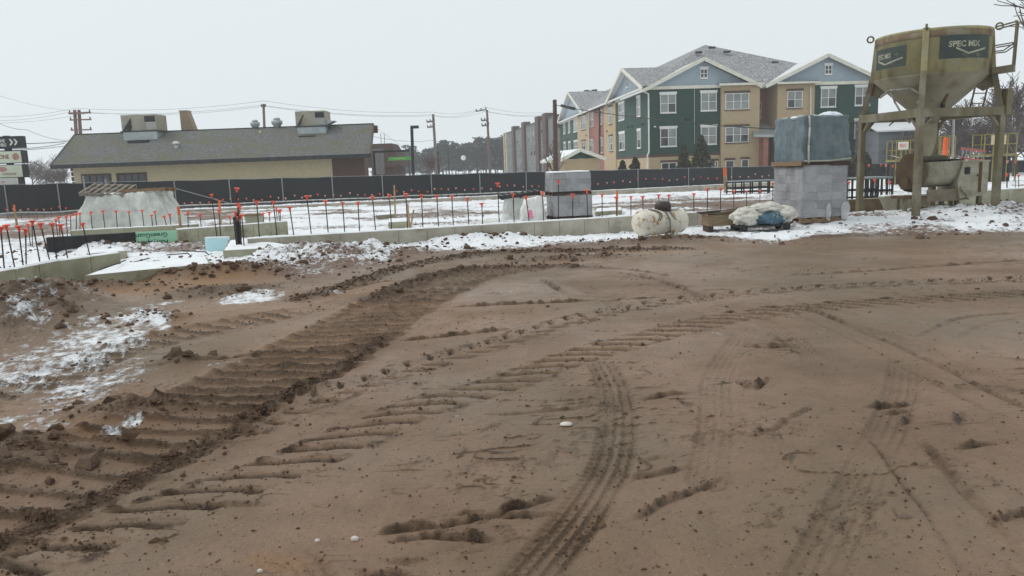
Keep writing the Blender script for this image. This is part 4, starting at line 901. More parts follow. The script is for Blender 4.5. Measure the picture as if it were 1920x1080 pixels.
B().beam(p0+er*.42-Vector((-er.y, er.x, 0))*.22+Vector((0, 0, zT+.05)), p0+er*.42+Vector((-er.y, er.x, 0))*.22+Vector((0, 0, zT+.05)), .05, .05).obj('cage_bar', SLEG, t)
B().beam(p0+Vector((0, 0, zB+.02)), p0+er*.42+Vector((0, 0, zB+.05)), .44, .14).obj('cage_step', SLEG, t)
el = Vector((math.cos(camdir-R(40)), math.sin(camdir-R(40)), 0)); el2 = Vector((-el.y, el.x, 0))
q = cen+el*(rD*.80)
B().path([q-el2*.55+Vector((0, 0, zB-.42)), q-el2*.3+Vector((0, 0, zB-.28)), q+el*.08+Vector((0, 0, zB-.30)), q+el2*.35+Vector((0, 0, zB-.30)), q+el2*.55-el*.15+Vector((0, 0, zB-.5)), q+el2*.45-el*.1+Vector((0, 0, zB-.68))], .028, 7).obj('fill_hose', M('hose_grey', (.34, .33, .3), (.27, .26, .23), 5, .7), t, True)
B().path([q-el2*.25+Vector((0, 0, zB-.3)), q-el2*.2-el*.1+Vector((0, 0, zB-.6)), q-el2*.02-el*.2+Vector((0, 0, zB-.95)), q+el2*.1-el*.3+Vector((0, 0, zB-1.12))], .024, 7).obj('drain_hose', M('hose_grey'  , (.3, .3, .3)), t, True)
B().path([q-el2*.1-el*.2+Vector((0, 0, zB-.92)), q-el2*.35-el*.1+Vector((0, 0, zB-1.15))], .018, 6).obj('lever', SLEG, t)
ed = Vector((math.cos(camdir+R(28)), math.sin(camdir+R(28)), 0)); q = cen+ed*(rD*.62); B().beam(q+Vector((0, 0, lerp(zB, zC, .45))), q-ed*.2+Vector((0, 0, lerp(zB, zC, .72))), .05, .05).obj('vibrator_rod', RUST, t); B().lathe([(.05, -.04), (.06, 0), (.05, .04)], 12).obj('vibrator', DMET, t, True, q-ed*.18+Vector((0, 0, lerp(zB, zC, .75))))
for s_ in (0, .22): pass
lad = cen+Vector((math.cos(camdir+R(120)), math.sin(camdir+R(120)), 0))*(rD-.1)
for s_ in (-.18, .18): B().beam(lad+Vector((s_, 0, zF)), lad+Vector((s_+.1, -.1, zB)), .04, .04).obj('ladder_rail', SLEG, t)
for k in range(4): B().beam(lad+Vector((-.18+.025*k, -.02*k, zF+.25*k)), lad+Vector((.18+.025*k, -.02*k, zF+.25*k)), .025, .025).obj('ladder_rung', SLEG, t)

# ------------------------------------------------------------------ mortar mixer below it
p = P(1756, 398, 20.0); zg2 = hz(p.x, p.y); t = thing('mortar_mixer', 'cement crusted mortar mixer with cream engine box under the silo', 'mixer', (p.x, p.y, zg2), R(8))
CRM = M('crusted_cream', (.40, .37, .29), (.30, .28, .21), 4, .8, c3=(.22, .18, .12), s3=2.2)
CRB = M('crusted_brown', (.13, .085, .05), (.10, .065, .04), 5, .9, .02, 20)
X = lambda px, y=20.0: (px-960)/F*y-(1756-960)/F*y
Zp = lambda py, px=1756: P(px, py, 20.0).z-zg2
zt_, zb_ = Zp(303), Zp(352)
b = B(); n = 20; prof = []
for i in range(n+1): a = math.pi*i/n; prof.append((.36*math.cos(a), -.36*math.sin(a)))
vs = []; x0, x1 = X(1716), X(1779)
for x in (x0, x1):
    vs += [(x, .40, zt_), ]+[(x, q[0], zt_-.30+q[1]) for q in prof]+[(x, -.40, zt_)]
m_ = n+3; b.raw(vs, [(i, i+1, m_+i+1, m_+i) for i in range(m_-1)]+[tuple(range(m_)), tuple(range(m_, 2*m_))]).obj('trough', CRM, t, True)
g = B()
for i in range(9): g.tube((lerp(x0, x1, i/8), -.38, zt_+.02), (lerp(x0, x1, i/8), .38, zt_+.06), .014, n=5)
for j in range(5): g.tube((x0, -.36+.18*j, zt_+.03), (x1, -.36+.18*j, zt_+.05), .014, n=5)
g.obj('safety_grate', DMET, t); lump(.32, .28, .13, .25, 5).obj('mortar_crust', M('grey_mortar', (.16, .15, .11), (.11, .1, .08), 8, .9, .03, 25), t, True, ((x0+x1)/2-.02, 0, zt_+.05))
b = B().lathe([(.02, -.16), (.34, -.16), (.50, -.02), (.52, .10), (.46, .16), (.02, .16)], 24); b.v = [(v[2], v[0], v[1]) for v in b.v]; b.obj('drum_end', CRB, t, True, (X(1697), .02, Zp(322)))
B().box((X(1682), -.22, Zp(352)), (X(1700), .05, Zp(330))).obj('gear_cover', CRB, t)
e0, e1 = X(1778), X(1834); B().slab([(e0, -.42, Zp(372)), (e1, -.42, Zp(368)), (e1, -.42, Zp(306)), (e0+.06, -.42, Zp(304)), (e0-.08, -.42, Zp(340))], (0, .8, 0)).obj('engine_box', CRM, t)
B().box((e0+.10, -.432, Zp(328)), (e0+.26, -.424, Zp(315))).obj('vent_hole', BLACK, t); B().box((e0+.46, -.432, Zp(333)), (e0+.5, -.424, Zp(329))).obj('latch', BLACK, t)
B().box((e0+.52, -.436, Zp(362)), (e0+.60, -.424, Zp(306))).obj('rust_stripe', RUST, t); B().box((e0+.01, -.45, Zp(306)), (e1+.02, .40, Zp(303))).obj('lid', CRM, t)
B().beam((X(1668), -.1, Zp(366)), (X(1800), -.1, Zp(372)), .5, .08).obj('chassis', CRB, t)
B().box((X(1716), -.36, Zp(376)), (X(1790), -.33, Zp(354))).obj('side_plate', M('crust_grey', (.24, .2, .15), (.18, .15, .11), 5, .9), t)
for px in (1680, 1754, 1785): B().beam((X(px), -.2, -.05), (X(px), -.2, Zp(366)), .09, .09).obj('leg', SLEG, t)
for px in (1690, 1800): B().beam((X(px), .3, -.05), (X(px), .3, Zp(366)), .09, .09).obj('leg', SLEG, t)
B().beam((X(1778), -.43, Zp(350)), (X(1796), -.46, Zp(374)), .05, .05).obj('hitch_arm', CRM, t)
B().beam((X(1836), -.1, -.05), (X(1838), -.1, Zp(340)), .10, .10).obj('stand_post', SLEG, t)
p = P(1787, 306, 20.6); o = B().tube((0, 0, -.0), (-.05, 0, P(1783, 224, 20.6).z-hz(p.x, p.y)), .03).obj('water_pipe', WHITE, None, False, (p.x, p.y, hz(p.x, p.y))); tag(o, 'thin white upright pipe behind the mixer engine box', 'pipe')
b0 = P(1656, 401, 20.4); t = thing('splash_board', 'pale splash board leaning on the wall beneath the mixer', 'board', (b0.x, b0.y, hz(b0.x, b0.y)))
B().slab([(0.1, 0, -.05), (1.25, -.1, -.05), (1.25, .05, .28), (-.02, .2, .34)], (0, .03, 0)).obj('sheet', CRM, t)

# ------------------------------------------------------------------ racks, ladders, lifts behind
def rack(label, x0, x1, yt, yb, Y, n):
    a, c = P(x0, yb, Y), P(x1, yb, Y); z0 = hz(a.x, a.y); zt = P((x0+x1)/2, yt, Y).z-z0; w_ = c.x-a.x
    t = thing('steel_rack', label, 'rack', (a.x, Y, z0))
    B().box((0, 0, zt-.06), (w_, 1.1, zt)).obj('top', M('rack_top', (.25, .27, .27), (.2, .21, .21), 3, .6), t)
    for y in (0, 1.05): B().beam((0, y, zt*.45), (w_, y, zt*.45), .06, .08).obj('rail', DMET, t); B().beam((0, y, .12), (w_, y, .12), .06, .06).obj('rail', DMET, t)
    for i in range(n):
        for y in (0, 1.05): B().beam((w_*i/(n-1), y, -.05), (w_*i/(n-1), y, zt-.06), .06, .06).obj('upright', DMET, t)
    return t
rack('low black steel rack standing before the fence left of the tarp', 1374, 1456, 338, 360, 38, 6)
rack('dark steel rack seen between the tarp load and the mixer', 1612, 1672, 332, 378, 27, 7)
YEL = M('yellow_paint', (.33, .28, .07), (.24, .2, .06), 3, .6)
def lift(label, x0, x1, yt, yb, Y):
    a, c = P(x0, yb, Y), P(x1, yb, Y); z0 = hz(a.x, a.y); zt = P(x0, yt, Y).z-z0; zm = a.z-z0; w_ = c.x-a.x
    t = thing('scaffold_frame', label, 'scaffold', (a.x, Y, z0))
    for x in (0, w_*.28, w_*.72, w_):
        for y in (0, 1.2): B().tube((x, y, 0), (x, y, zt), .032, n=6).obj('post', YEL, t)
    for z_ in (zt, lerp(zm, zt, .5), zm):
        for y in (0, 1.2): B().tube((0, y, z_), (w_, y, z_), .026, n=6).obj('rail', YEL, t)
    B().box((-.05, -.05, zm-.12), (w_+.05, 1.25, zm-.02)).obj('deck', M('deck_board', (.3, .26, .12), (.22, .2, .1), 3, .8), t)
    B().box((.1, .3, 0), (w_-.1, 1.0, zm-.14)).obj('base', DMET, t)
lift('yellow scaffold frame behind the right silo leg', 1845, 1905, 252, 290, 46)
lift('yellow scaffold frame with white sign left of the silo chute', 1680, 1716, 264, 300, 48)
lift('yellow scaffold frame behind the orange barrel', 1752, 1790, 256, 292, 50)
p = P(1694, 273, 47.6); t = thing('warning_sign', 'small white sign with red print on the yellow scaffold', 'sign', p); B().box((-.32, 0, -.24), (.32, .03, .24)).obj('plate', WHITE, t); B().box((-.24, -.006, -.12), (.2, -.002, .12)).obj('red_print', M('red_print', (.6, .25, .2), (.7, .5, .45), 9, .6), t)
p = P(1873, 262, 45.7); t = thing('warning_sign', 'pale faded sign hung on the yellow scaffold at far right', 'sign', p); B().box((-.45, 0, -.28), (.45, .03, .28)).obj('plate', M('faded_sign', (.55, .48, .2), (.6, .5, .42), 5, .6), t)
p0, p1 = P(1772, 292, 44), P(1772, 258, 44); t = thing('road_barrel', 'bright orange upright channeliser behind the silo chute', 'barrel', (p0.x, p0.y, hz(p0.x, p0.y))); zz = hz(p0.x, p0.y)
B().lathe([(.26, 0), (.26, .08), (.16, .1), (.14, p1.z-zz-.1), (.1, p1.z-zz), (.02, p1.z-zz)], 16).obj('body', M('bright_orange', (.72, .12, .025), (.6, .1, .02), 3, .5), t, True)
REDL = M('red_fibreglass', (.45, .12, .1), (.38, .1, .09), 4, .5)
a, c = P(1802, 278, 34), P(1848, 284, 34.5); t = thing('ladder', 'red fibreglass ladder lying on its side behind the engine box', 'ladder', a); d = c-a
zd = P(1802, 296, 34).z-a.z
B().beam((0, 0, 0), d, .03, .09).obj('rail', REDL, t); B().beam((0, 0, zd), d+Vector((0, 0, zd)), .03, .09).obj('rail', REDL, t)
for i in range(6): q = d*(.06+.16*i); B().tube(q, q+Vector((0, 0, zd)), .018, n=6).obj('rung', GALVP, t)
B().beam((.1, 0, zd), (.1, 0, hz(a.x, a.y)-a.z), .06, .06).obj('support', WOODD, t); B().beam(d*.9+Vector((0, 0, zd)), Vector((d.x*.9, d.y*.9, hz(a.x, a.y)-a.z)), .06, .06).obj('support', WOODD, t)
p = P(1848, 330, 26); o = B().tube((0, 0, 0), (-.08, 0, .75), .04, n=8).obj('marker_post', M('pink_white', (.7, .35, .38), (.75, .7, .7), 6, .6), None, False, (p.x, p.y, hz(p.x, p.y))); tag(o, 'short pink and white marker post left of the right silo leg', 'post')

# ------------------------------------------------------------------ screened chain link fence
FPX = [(-95, 44.2), (8, 44.0), (107, 44.5), (215, 45.4), (326, 46.2), (429, 47), (528, 47.8), (622, 48.8), (716, 49.8), (808, 51), (899, 52.2), (986, 53.4), (1100, 55.2), (1196, 57), (1291, 59), (1372, 61), (1455, 63), (1540, 64.5), (1620, 66), (1700, 67.5), (1790, 69), (1880, 70.5), (1970, 72), (2060, 73)]
fp = []
for px, Y in FPX:
    tp = P(px, 346.5-.0243*px, Y); bt = P(px+4, 403-.0385*px, Y); fp.append((Vector((tp.x, tp.y, min(bt.z, tp.z-1.3))), Vector((tp.x, tp.y, tp.z))))
o0 = fp[0][0].copy(); t = thing('chain_link_fence', 'long chain link fence with black privacy screen across the site', 'fence', o0)
m, nt, b = newmat('privacy_screen'); b.inputs['Roughness'].default_value = .85
tc = nd(nt, 'ShaderNodeTexCoord').outputs['Object']; sx = nd(nt, 'ShaderNodeSeparateXYZ'); L(nt, tc, sx.inputs[0])
def diag(sg):
    a = mth(nt, 'MULTIPLY', mth(nt, 'ADD', sx.outputs[0], mth(nt, 'MULTIPLY', sx.outputs[2], sg)), 1/.15); f = mth(nt, 'ABSOLUTE', mth(nt, 'SUBTRACT', mth(nt, 'FRACT', a), .5)); return mth(nt, 'LESS_THAN', f, .10)
lat = mth(nt, 'MAXIMUM', diag(1.0), diag(-1.0))
c = ramp(nt, noise_tex(nt, .6, 4), [(.35, (.007, .0075, .009)), (.65, (.014, .015, .017))])
c = mixc(nt, mth(nt, 'MULTIPLY', lat, .45), c, (.075, .078, .082)); L(nt, c, b.inputs['Base Color']); SCREEN = m
for i, ((b0, t0), (b1, t1)) in enumerate(zip(fp, fp[1:])):
    n = 10; vs = []; d = (b1-b0); nv = Vector((d.y, -d.x, 0)).normalized()
    for j in range(n+1):
        for k in range(6):
            q = b0.lerp(b1, j/n).lerp(t0.lerp(t1, j/n), k/5)-o0; bow = .05*math.sin(math.pi*j/n)*math.sin(math.pi*k/5)*(1+mnoise.noise(q*.8)); q = q-nv*(.03+bow)
            if k == 5: q.z += -.04*math.sin(math.pi*j/n)+.01*mnoise.noise(q*3)
            vs.append(q)
    B().raw(vs, [(j*6+k, j*6+6+k, j*6+7+k, j*6+k+1) for j in range(n) for k in range(5)]).obj('screen_panel', SCREEN, t, True)
    B().tube(t0-o0, t1-o0, .016, n=5).obj('top_wire', GALVP, t)
for i, (b0, t0) in enumerate(fp): B().tube(b0-o0-Vector((0, 0, .2)), t0-o0+Vector((0, 0, .05)), .035, n=7).obj('post', GALVP, t)
k = 4; mid = fp[k][1]-o0-Vector((0, .06, .45))
for j in (3, 5): B().tube(mid, fp[j][0].lerp(fp[j][1], .12)*.97+fp[k][0]*.03-o0-Vector((0, .08, 0)), .03, n=6).obj('brace', GALVP, t)
# pale sediment sock along the fence foot
pts = []
for px in np.linspace(-60, 1015, 70):
    Y = np.interp(px, [f[0] for f in FPX], [f[1] for f in FPX])-1.5; q = P(px, 402-.0375*px, Y); pts.append(Vector((q.x, q.y+.2*mnoise.noise(Vector((px*.01, 3, 0))), hz(q.x, q.y)+.14+.07*mnoise.noise(Vector((px*.015, 0, 0))))))
o = B().path([q-pts[0] for q in pts], .055, 7).obj('sediment_sock', M('pale_sock', (.55, .55, .52), (.45, .45, .42), 4, .8), None, True, pts[0]); tag(o, 'pale sediment tube lying along the foot of the black fence', 'tube')
b = B(); vs = []
for q in pts: vs += [q-pts[0]+Vector((0, -.05, -.01)), q-pts[0]+Vector((0, -.25, -.16)), q-pts[0]+Vector((0, -.45, -.26))]
o = b.raw(vs, [(i*3+j, i*3+3+j, i*3+4+j, i*3+1+j) for i in range(len(pts)-1) for j in range(2)]).obj('silt_skirt', BLACK, None, False, pts[0]); tag(o, 'black fabric skirt spilling out below the pale sediment tube', 'fabric')
p = P(800, 369, 45); o = lump(.3, .2, .12, .2, 6).obj('fabric_bundle', BLACK, None, True, (p.x, p.y, hz(p.x, p.y)+.1)); tag(o, 'small black bundle lying on the far wall near the fence foot', 'bundle')
p = P(430, 410, 24.0); o = lump(.1, .1, .09, .1, 2, 14, 10).obj('pipe_stub', BLACK, None, True, (p.x, p.y, hz(p.x, p.y)+.07)); tag(o, 'small black pipe stub poking from the snow behind the cross wall', 'pipe')

# ------------------------------------------------------------------ windows
def window(par, a, ux, n, w_, h, cols=2, rows=2, trim=WHITE, lintel=True, panes=None, fw=.07, arch=None):
    """window on a wall: a = lower left corner, ux along the wall, n outward"""
    a, ux, n = Vector(a), Vector(ux), Vector(n); up = Vector((0, 0, 1))
    def bar(b, u0, u1, v0, v1, d0, d1):
        q = [a+ux*u+up*v+n*d0 for u, v in ((u0, v0), (u1, v0), (u1, v1), (u0, v1))]; b.slab(q, n*(d1-d0))
    f = B()
    bar(f, -fw, 0, -fw, h+fw, .004, .075); bar(f, w_, w_+fw, -fw, h+fw, .004, .075); bar(f, 0, w_, -fw, 0, .004, .078); bar(f, 0, w_, h, h+fw, .004, .078)
    for i in range(1, cols): bar(f, w_*i/cols-.035, w_*i/cols+.035, .002, h-.002, .006, .066)
    fo = f.obj('window', trim, par)
    for j in range(rows):
        for i in range(cols):
            u0 = w_*i/cols+(.036 if i else .002); u1 = w_*(i+1)/cols-(.036 if i < cols-1 else .002); v0 = h*j/rows+(.026 if j else .002); v1 = h*(j+1)/rows-(.026 if j < rows-1 else .002)
            pb = B(); bar(pb, u0, u1, v0, v1, .004, .03 if j else .022)
            dark = (panes == 'dark') or (panes is None and j == 0 and random.random() < .35) or random.random() < .06
            pb.obj('pane', GLASS if dark else BLIND, fo)
    if rows > 1:
        for j in range(1, rows): mb = B(); bar(mb, .002, w_-.002, h*j/rows-.025, h*j/rows+.025, .008, .058); mb.obj('meeting_rail', trim, fo)
    if lintel:
        lb = B(); bar(lb, -fw-.08, w_+fw+.08, h+fw+.003, h+fw+.22, .004, .10); lb.obj('lintel', arch or trim, fo)
        sb = B(); bar(sb, -fw-.03, w_+fw+.03, -fw-.09, -fw-.003, .004, .11); sb.obj('sill', arch or trim, fo)
    return fo

# ------------------------------------------------------------------ apartment house
AO = P(1218, 300, 75); ARZ = R(5); AO.z = -.5
AP = thing('apartment_house', 'three storey green and tan apartment house with blue gables', 'apartment house', AO, ARZ)
eu = Vector((math.cos(ARZ), math.sin(ARZ), 0)); ev = Vector((-eu.y, eu.x, 0))
def fr(px, py, v=0.0):  # pixel -> local point on the front plane at depth v
    return local(AP, onplane(px, py, AO+ev*v, ev))
def sd(px, py, uu=0.0): return local(AP, onplane(px, py, AO+eu*uu, eu))
def U(px, v=0.0, py=240): return fr(px, py, v).x
def V(px, py=240): return sd(px, py).y
ZF1 = fr(1285, 166).z; ZG = fr(1285, 288).z; ZR1 = fr(1285, 213).z
UR = U(1645); bd = B
def fbox(name, mat, u0, u1, v0, v1, z0, z1): return B().box((u0, v0, z0), (u1, v1, z1)).obj(name, mat, AP)
VE = V(1047)+2
u350, u420, u456, u525 = U(1350), U(1421), U(1456), U(1525)
v1156, v1134, v1104, v1084 = V(1156), V(1134), V(1104), V(1084)
fbox('siding', GREENS, 0, u350, 0, v1156, ZG, ZF1); fbox('ground_floor_wall', TANB, -.04, u350, -.04, v1156, -.4, ZG-.25); fbox('band_course', BRNB, -.06, u350+.0, -.06, v1156, ZG-.25, ZG)
fbox('bay', TANB, u350+.003, u420, -.35, 8, -.4, ZF1+.25); fbox('recess_wall', REDB, u420+.003, u456-.003, 2.6, 8, -.4, ZF1); fbox('wing', TANB, u456, u525, -.1, 8, -.4, ZF1+.1)
fbox('siding', GREENS, u525+.003, UR, -.0, 12, ZG, ZF1); fbox('ground_floor_wall', TANB, u525+.003, UR+.04, -.04, 12, -.4, ZG-.25); fbox('band_course', BRNB, u525+.003, UR+.06, -.06, 12, ZG-.25, ZG)
fbox('side_wall', TANB, -.12, 6, v1156+.003, v1134, -.4, ZF1+.05); fbox('side_wall', REDB, .15, 6, v1134+.003, v1104, -.4, ZF1); fbox('side_wall', TANB, -.12, 6, v1104+.003, v1084, -.4, ZF1+.05)
fbox('siding', GREENS, 0, 6, v1084+.003, VE, ZG, ZF1); fbox('ground_floor_wall', TANB, -.04, 6, v1084+.003, VE+.04, -.4, ZG-.02)
# front windows
def wf(x0, y0, x1, y1, cols=2, v=0.0, trim=WHITE, arch=None, **k):
    a, c = fr((x0+x1)/2, y1, v), fr((x0+x1)/2, y0, v); u0, u1 = fr(x0, (y0+y1)/2, v).x, fr(x1, (y0+y1)/2, v).x
    return window(AP, (u0, v, a.z), (1, 0, 0), (0, -1, 0), u1-u0, c.z-a.z, cols, trim=trim, arch=arch, **k)
for bx in ((1239, 178, 1266, 210), (1315, 175, 1342, 206), (1239, 242, 1267, 273), (1315, 239, 1342, 269)): wf(*bx)
for bx in ((1361, 176, 1403, 204), (1361, 239, 1402, 266)): wf(*bx, cols=3, v=-.35, arch=BRNB)
wf(1477, 172, 1503, 201, v=-.1, arch=BRNB); wf(1477, 236, 1503, 266, v=-.1, arch=BRNB)
for bx in ((1540, 167, 1566, 199), (1604, 164, 1630, 196), (1540, 232, 1566, 263), (1603, 227, 1629, 257)): wf(*bx)
for bx in ((1241, 306, 1267, 330), (1337, 303, 1344, 325)): wf(*bx, v=-.04, arch=BRNB, panes='dark')
for bx in ((1361, 302, 1375, 325), (1391, 300, 1402, 325)): wf(*bx, cols=1, v=-.35, arch=BRNB, panes='dark')
wf(1421, 193, 1426, 222, cols=1, v=2.6, lintel=False)
for bx in ((1606, 300, 1626, 325), (1560, 300, 1580, 325)): wf(*bx, v=-.04, arch=BRNB, panes='dark')
def ws(x0, y0, x1, y1, cols=2, uu=0.0, arch=None, **k):
    a, c = sd((x0+x1)/2, y1, uu), sd((x0+x1)/2, y0, uu); v0, v1 = sd(x1, (y0+y1)/2, uu).y, sd(x0, (y0+y1)/2, uu).y
    return window(AP, (uu, v1, a.z), (0, -1, 0), (-1, 0, 0), v1-v0, c.z-a.z, cols, arch=arch, **k)
for bx in ((1161, 195, 1171, 224), (1162, 251, 1172, 280)): ws(*bx)
for bx in ((1195, 184, 1201, 217), (1196, 246, 1202, 276)): ws(*bx, cols=1)
for bx in ((1142, 202, 1148, 231), (1143, 257, 1149, 282)): ws(*bx, uu=-.12, arch=BRNB)
for bx in ((1107, 212, 1113, 237), (1125, 207, 1130, 233), (1107, 262, 1113, 283), (1125, 259, 1131, 286)): ws(*bx, uu=.15, arch=REDB)
for bx in ((1090, 218, 1098, 242), (1091, 266, 1098, 281)): ws(*bx, uu=-.12, arch=BRNB)
for bx in ((1057, 227, 1060, 250), (1066, 224, 1069, 248), (1076, 219, 1083, 246), (1058, 269, 1061, 284), (1067, 268, 1070, 284), (1077, 266, 1084, 283)): ws(*bx, cols=1 if bx[2]-bx[0] < 5 else 2)
# friezes, gables, roofs
def fascia(p, q, w_=.14, h=.30, mat=CREAM, name='fascia'): return B().beam(p, q, w_, h).obj(name, mat, AP)
fascia((0, -.06, ZF1+.12), (u350, -.06, ZF1+.12)); fascia((u525, -.06, ZF1+.12), (UR, -.06, ZF1+.12)); fascia((-.06, 0, ZF1+.12), (-.06, v1156, ZF1+.12)); fascia((-.06, v1084, ZF1+.12), (-.06, VE, ZF1+.12))
def gable_front(pxl, pxr, pxp, pyp, back):
    ul, ur, pk = U(pxl, -.6, 170), U(pxr, -.6, 170), fr(pxp, pyp, -.6); ze = fr(pxl, 168, -.6).z if pxl < 1300 else fr(pxl, 160, -.6).z
    um = pk.x; zp = pk.z; sl = (zp-ze)/(um-ul)
    zl, zr = ze, zp-sl*(ur-um)
    i = .55; B().slab([(ul+i, -.02, max(ZF1, zl+.1)), (ur-i, -.02, max(ZF1, zl+.1)), (um, -.02, zp-.22)], (0, .3, 0)).obj('gable_wall', BLUES, AP)
    B().slab([(ul, -.6, zl), (um, -.6, zp), (um, back, zp), (ul, back, zl)], (0, 0, -.16)).obj('roof_slope', ROOFS, AP)
    B().slab([(um+.002, -.6, zp), (ur, -.6, zr), (ur, back, zr), (um+.002, back, zp)], (0, 0, -.16)).obj('roof_slope', ROOFA, AP)
    fascia((ul-.05, -.68, zl-.12), (um, -.68, zp-.12), .12, .34); fascia((um, -.68, zp-.118), (ur+.05, -.68, zr-.12), .12, .34)
    a = fr(pxp-6, 145, 0) if pxp < 1400 else fr(pxp-6, 138, 0); window(AP, (a.x, -.02, a.z), (1, 0, 0), (0, -1, 0), U(pxp+5, 0, 140)-a.x, .72, 2, 2, panes='dark', lintel=True)
    return ul, ur
gable_front(1206, 1428, 1320, 108, 9); gable_front(1436, 1668, 1553, 101, 9)
fbox('pent_eave', ROOFA, u350-.4, u420+.25, -.75, 0, ZF1+.252, ZF1+.36); fascia((u350-.4, -.8, ZF1+.2), (u420+.25, -.8, ZF1+.2), .1, .2); fbox('pent_eave', ROOFA, u456-.3, u525+.3, -.6, 0, ZF1+.252, ZF1+.36); fascia((u456-.3, -.65, ZF1+.2), (u525+.3, -.65, ZF1+.2), .1, .2)
fbox('pent_eave', ROOFA, -.7, .6, -.7, .6, ZF1+.255, ZF1+.35)
def gable_side(pxn, pxf, pxp, pyp, back):
    vn, vf, pk = sd(pxn, 170, -.6).y, sd(pxf, 190, -.6).y, sd(pxp, pyp, -.6); ze = ZF1+.2; vm, zp = (vn+vf)/2, pk.z
    i = .5; B().slab([(-.02, vn+i, ZF1+.27), (-.02, vf-i, ZF1+.27), (-.02, vm, zp-.22)], (.3, 0, 0)).obj('gable_wall', BLUES, AP)
    B().slab([(-.6, vn, ze), (-.6, vm, zp), (back, vm, zp), (back, vn, ze)], (0, 0, -.16)).obj('roof_slope', ROOFA, AP)
    B().slab([(-.6, vm+.002, zp), (-.6, vf, ze), (back, vf, ze), (back, vm+.002, zp)], (0, 0, -.16)).obj('roof_slope', ROOFS, AP)
    fascia((-.68, vn, ze-.12), (-.68, vm, zp-.12), .12, .34); fascia((-.68, vm, zp-.118), (-.68, vf, ze-.12), .12, .34)
    return vm, zp
vm, zp = gable_side(1206, 1136, 1163, 130, 9)
window(AP, (-.02, vm+.4, lerp(ZF1, zp, .38)), (0, -1, 0), (-1, 0, 0), .7, 1.0, 1, 2, lintel=True)
gable_side(1091, 1044, 1067, 171, 9)
ze = ZF1+.28; A_ = fr(1322, 84, 12); uc = A_.x; za = A_.z
e0, e1 = (-.5, .3), (UR+.5, .3); vb = VE+.5
B().slab([(e0[0], e0[1], ze), (e1[0], e1[1], ze), (uc, 12, za)], (0, 0, -.15)).obj('main_roof', ROOFA, AP)
B().slab([(e0[0], e0[1], ze), (uc, 12.004, za), (uc*.75, vb-8, za-.8), (e0[0], vb, ze)], (0, 0, -.15)).obj('main_roof', ROOFA, AP)
B().slab([(e1[0], e1[1], ze), (e1[0], 26, ze), (uc+.004, 18, za-.3), (uc+.004, 12.004, za)], (0, 0, -.15)).obj('main_roof', ROOFA, AP)
fascia((-.55, .3, ze-.08), (-.55, vb, ze-.08), .12, .2, WHITE, 'gutter')
for px, py in ((1310, 99), (1335, 90), (1363, 98), (1452, 118)):
    c = local(AP, onplane(px, py, AO+ev*7, ev)); v_ = 12*(c.z-ze)/(za-ze); c = fr(px, py, v_); B().box((c.x-.35, v_-.2, c.z-.05), (c.x+.35, v_+.2, c.z+.14)).obj('roof_vent', DMET, AP)
for px, py in ((1100, 171), (1108, 172), (1115, 170)):
    c = sd(px, py, 4); B().box((3.6, c.y-.5, c.z-.2), (4.3, c.y+.5, c.z+.15)).obj('roof_vent', DMET, AP)
B().tube(fr(1400, 112, 8), fr(1400, 106, 8), .08).obj('vent_pipe', WHITE, AP)
B().path([sd(1206, 171, -.3), fr(1216, 176, -.16), fr(1217, 285, -.16), fr(1214, 291, -.2), fr(1214, 318, -.2)], .075, 7).obj('downspout', WHITE, AP)
B().path([fr(1520, 163, -.25), fr(1520, 318, -.25)], .075, 7).obj('downspout', CREAM, AP); B().path([fr(1302, 155, -.08), fr(1302, 270, -.08)], .035, 6).obj('downspout', GALV, AP)
B().path([sd(1124, 200, -.0), sd(1124, 300, -.0)], .12, 6).obj('downspout', DMET, AP); B().path([sd(1104, 208, -.2), sd(1104, 300, -.2)], .07, 6).obj('downspout', WHITE, AP)
for px, py in ((1178, 238), (1186, 237), (1206, 233), (1139, 246), (1100, 254), (1064, 262)): c = sd(px, py, -.1); B().lathe([(.10, 0), (.13, .05), (.1, .14), (.02, .15)], 10).obj('vent_hood', BLACK, AP, False, c, (0, R(-90), 0))
for px, py in ((1286, 223), (1292, 223)): c = fr(px, py, -.1); B().lathe([(.10, 0), (.13, .05), (.1, .14), (.02, .15)], 10).obj('vent_hood', BLACK, AP, False, c, (R(90), 0, 0))
B().beam(fr(1226, 237, -.2), fr(1230, 238, -.2), .1, .12).obj('wall_lamp', WHITE, AP)
# entrance porch
pa, pb_ = fr(1413, 252, -1.6), fr(1464, 252, -1.6); pz = fr(1430, 229, 2.5).z
B().slab([(pa.x, -1.6, pa.z), (pb_.x, -1.6, pb_.z), (u456, 2.5, pz), (u420+.05, 2.5, pz)], (0, 0, -.12)).obj('porch_roof', M('grey_metal_roof', (.22, .22, .215), (.3, .3, .295), 2, .7), AP)
B().beam((pa.x, -1.62, pa.z-.14), (pb_.x, -1.62, pb_.z-.14), .1, .24).obj('porch_fascia', GALV, AP)
B().box((u420+.004, -1.4, -.4), (u420+.5, -.352, pa.z-.26)).obj('porch_pier', REDB, AP); fbox('porch_back', BRNB, u420+.5, u456, .9, 1.2, -.4, pa.z+.3)
wf(1421, 262, 1426, 290, cols=1, v=.9, lintel=False, panes='dark')

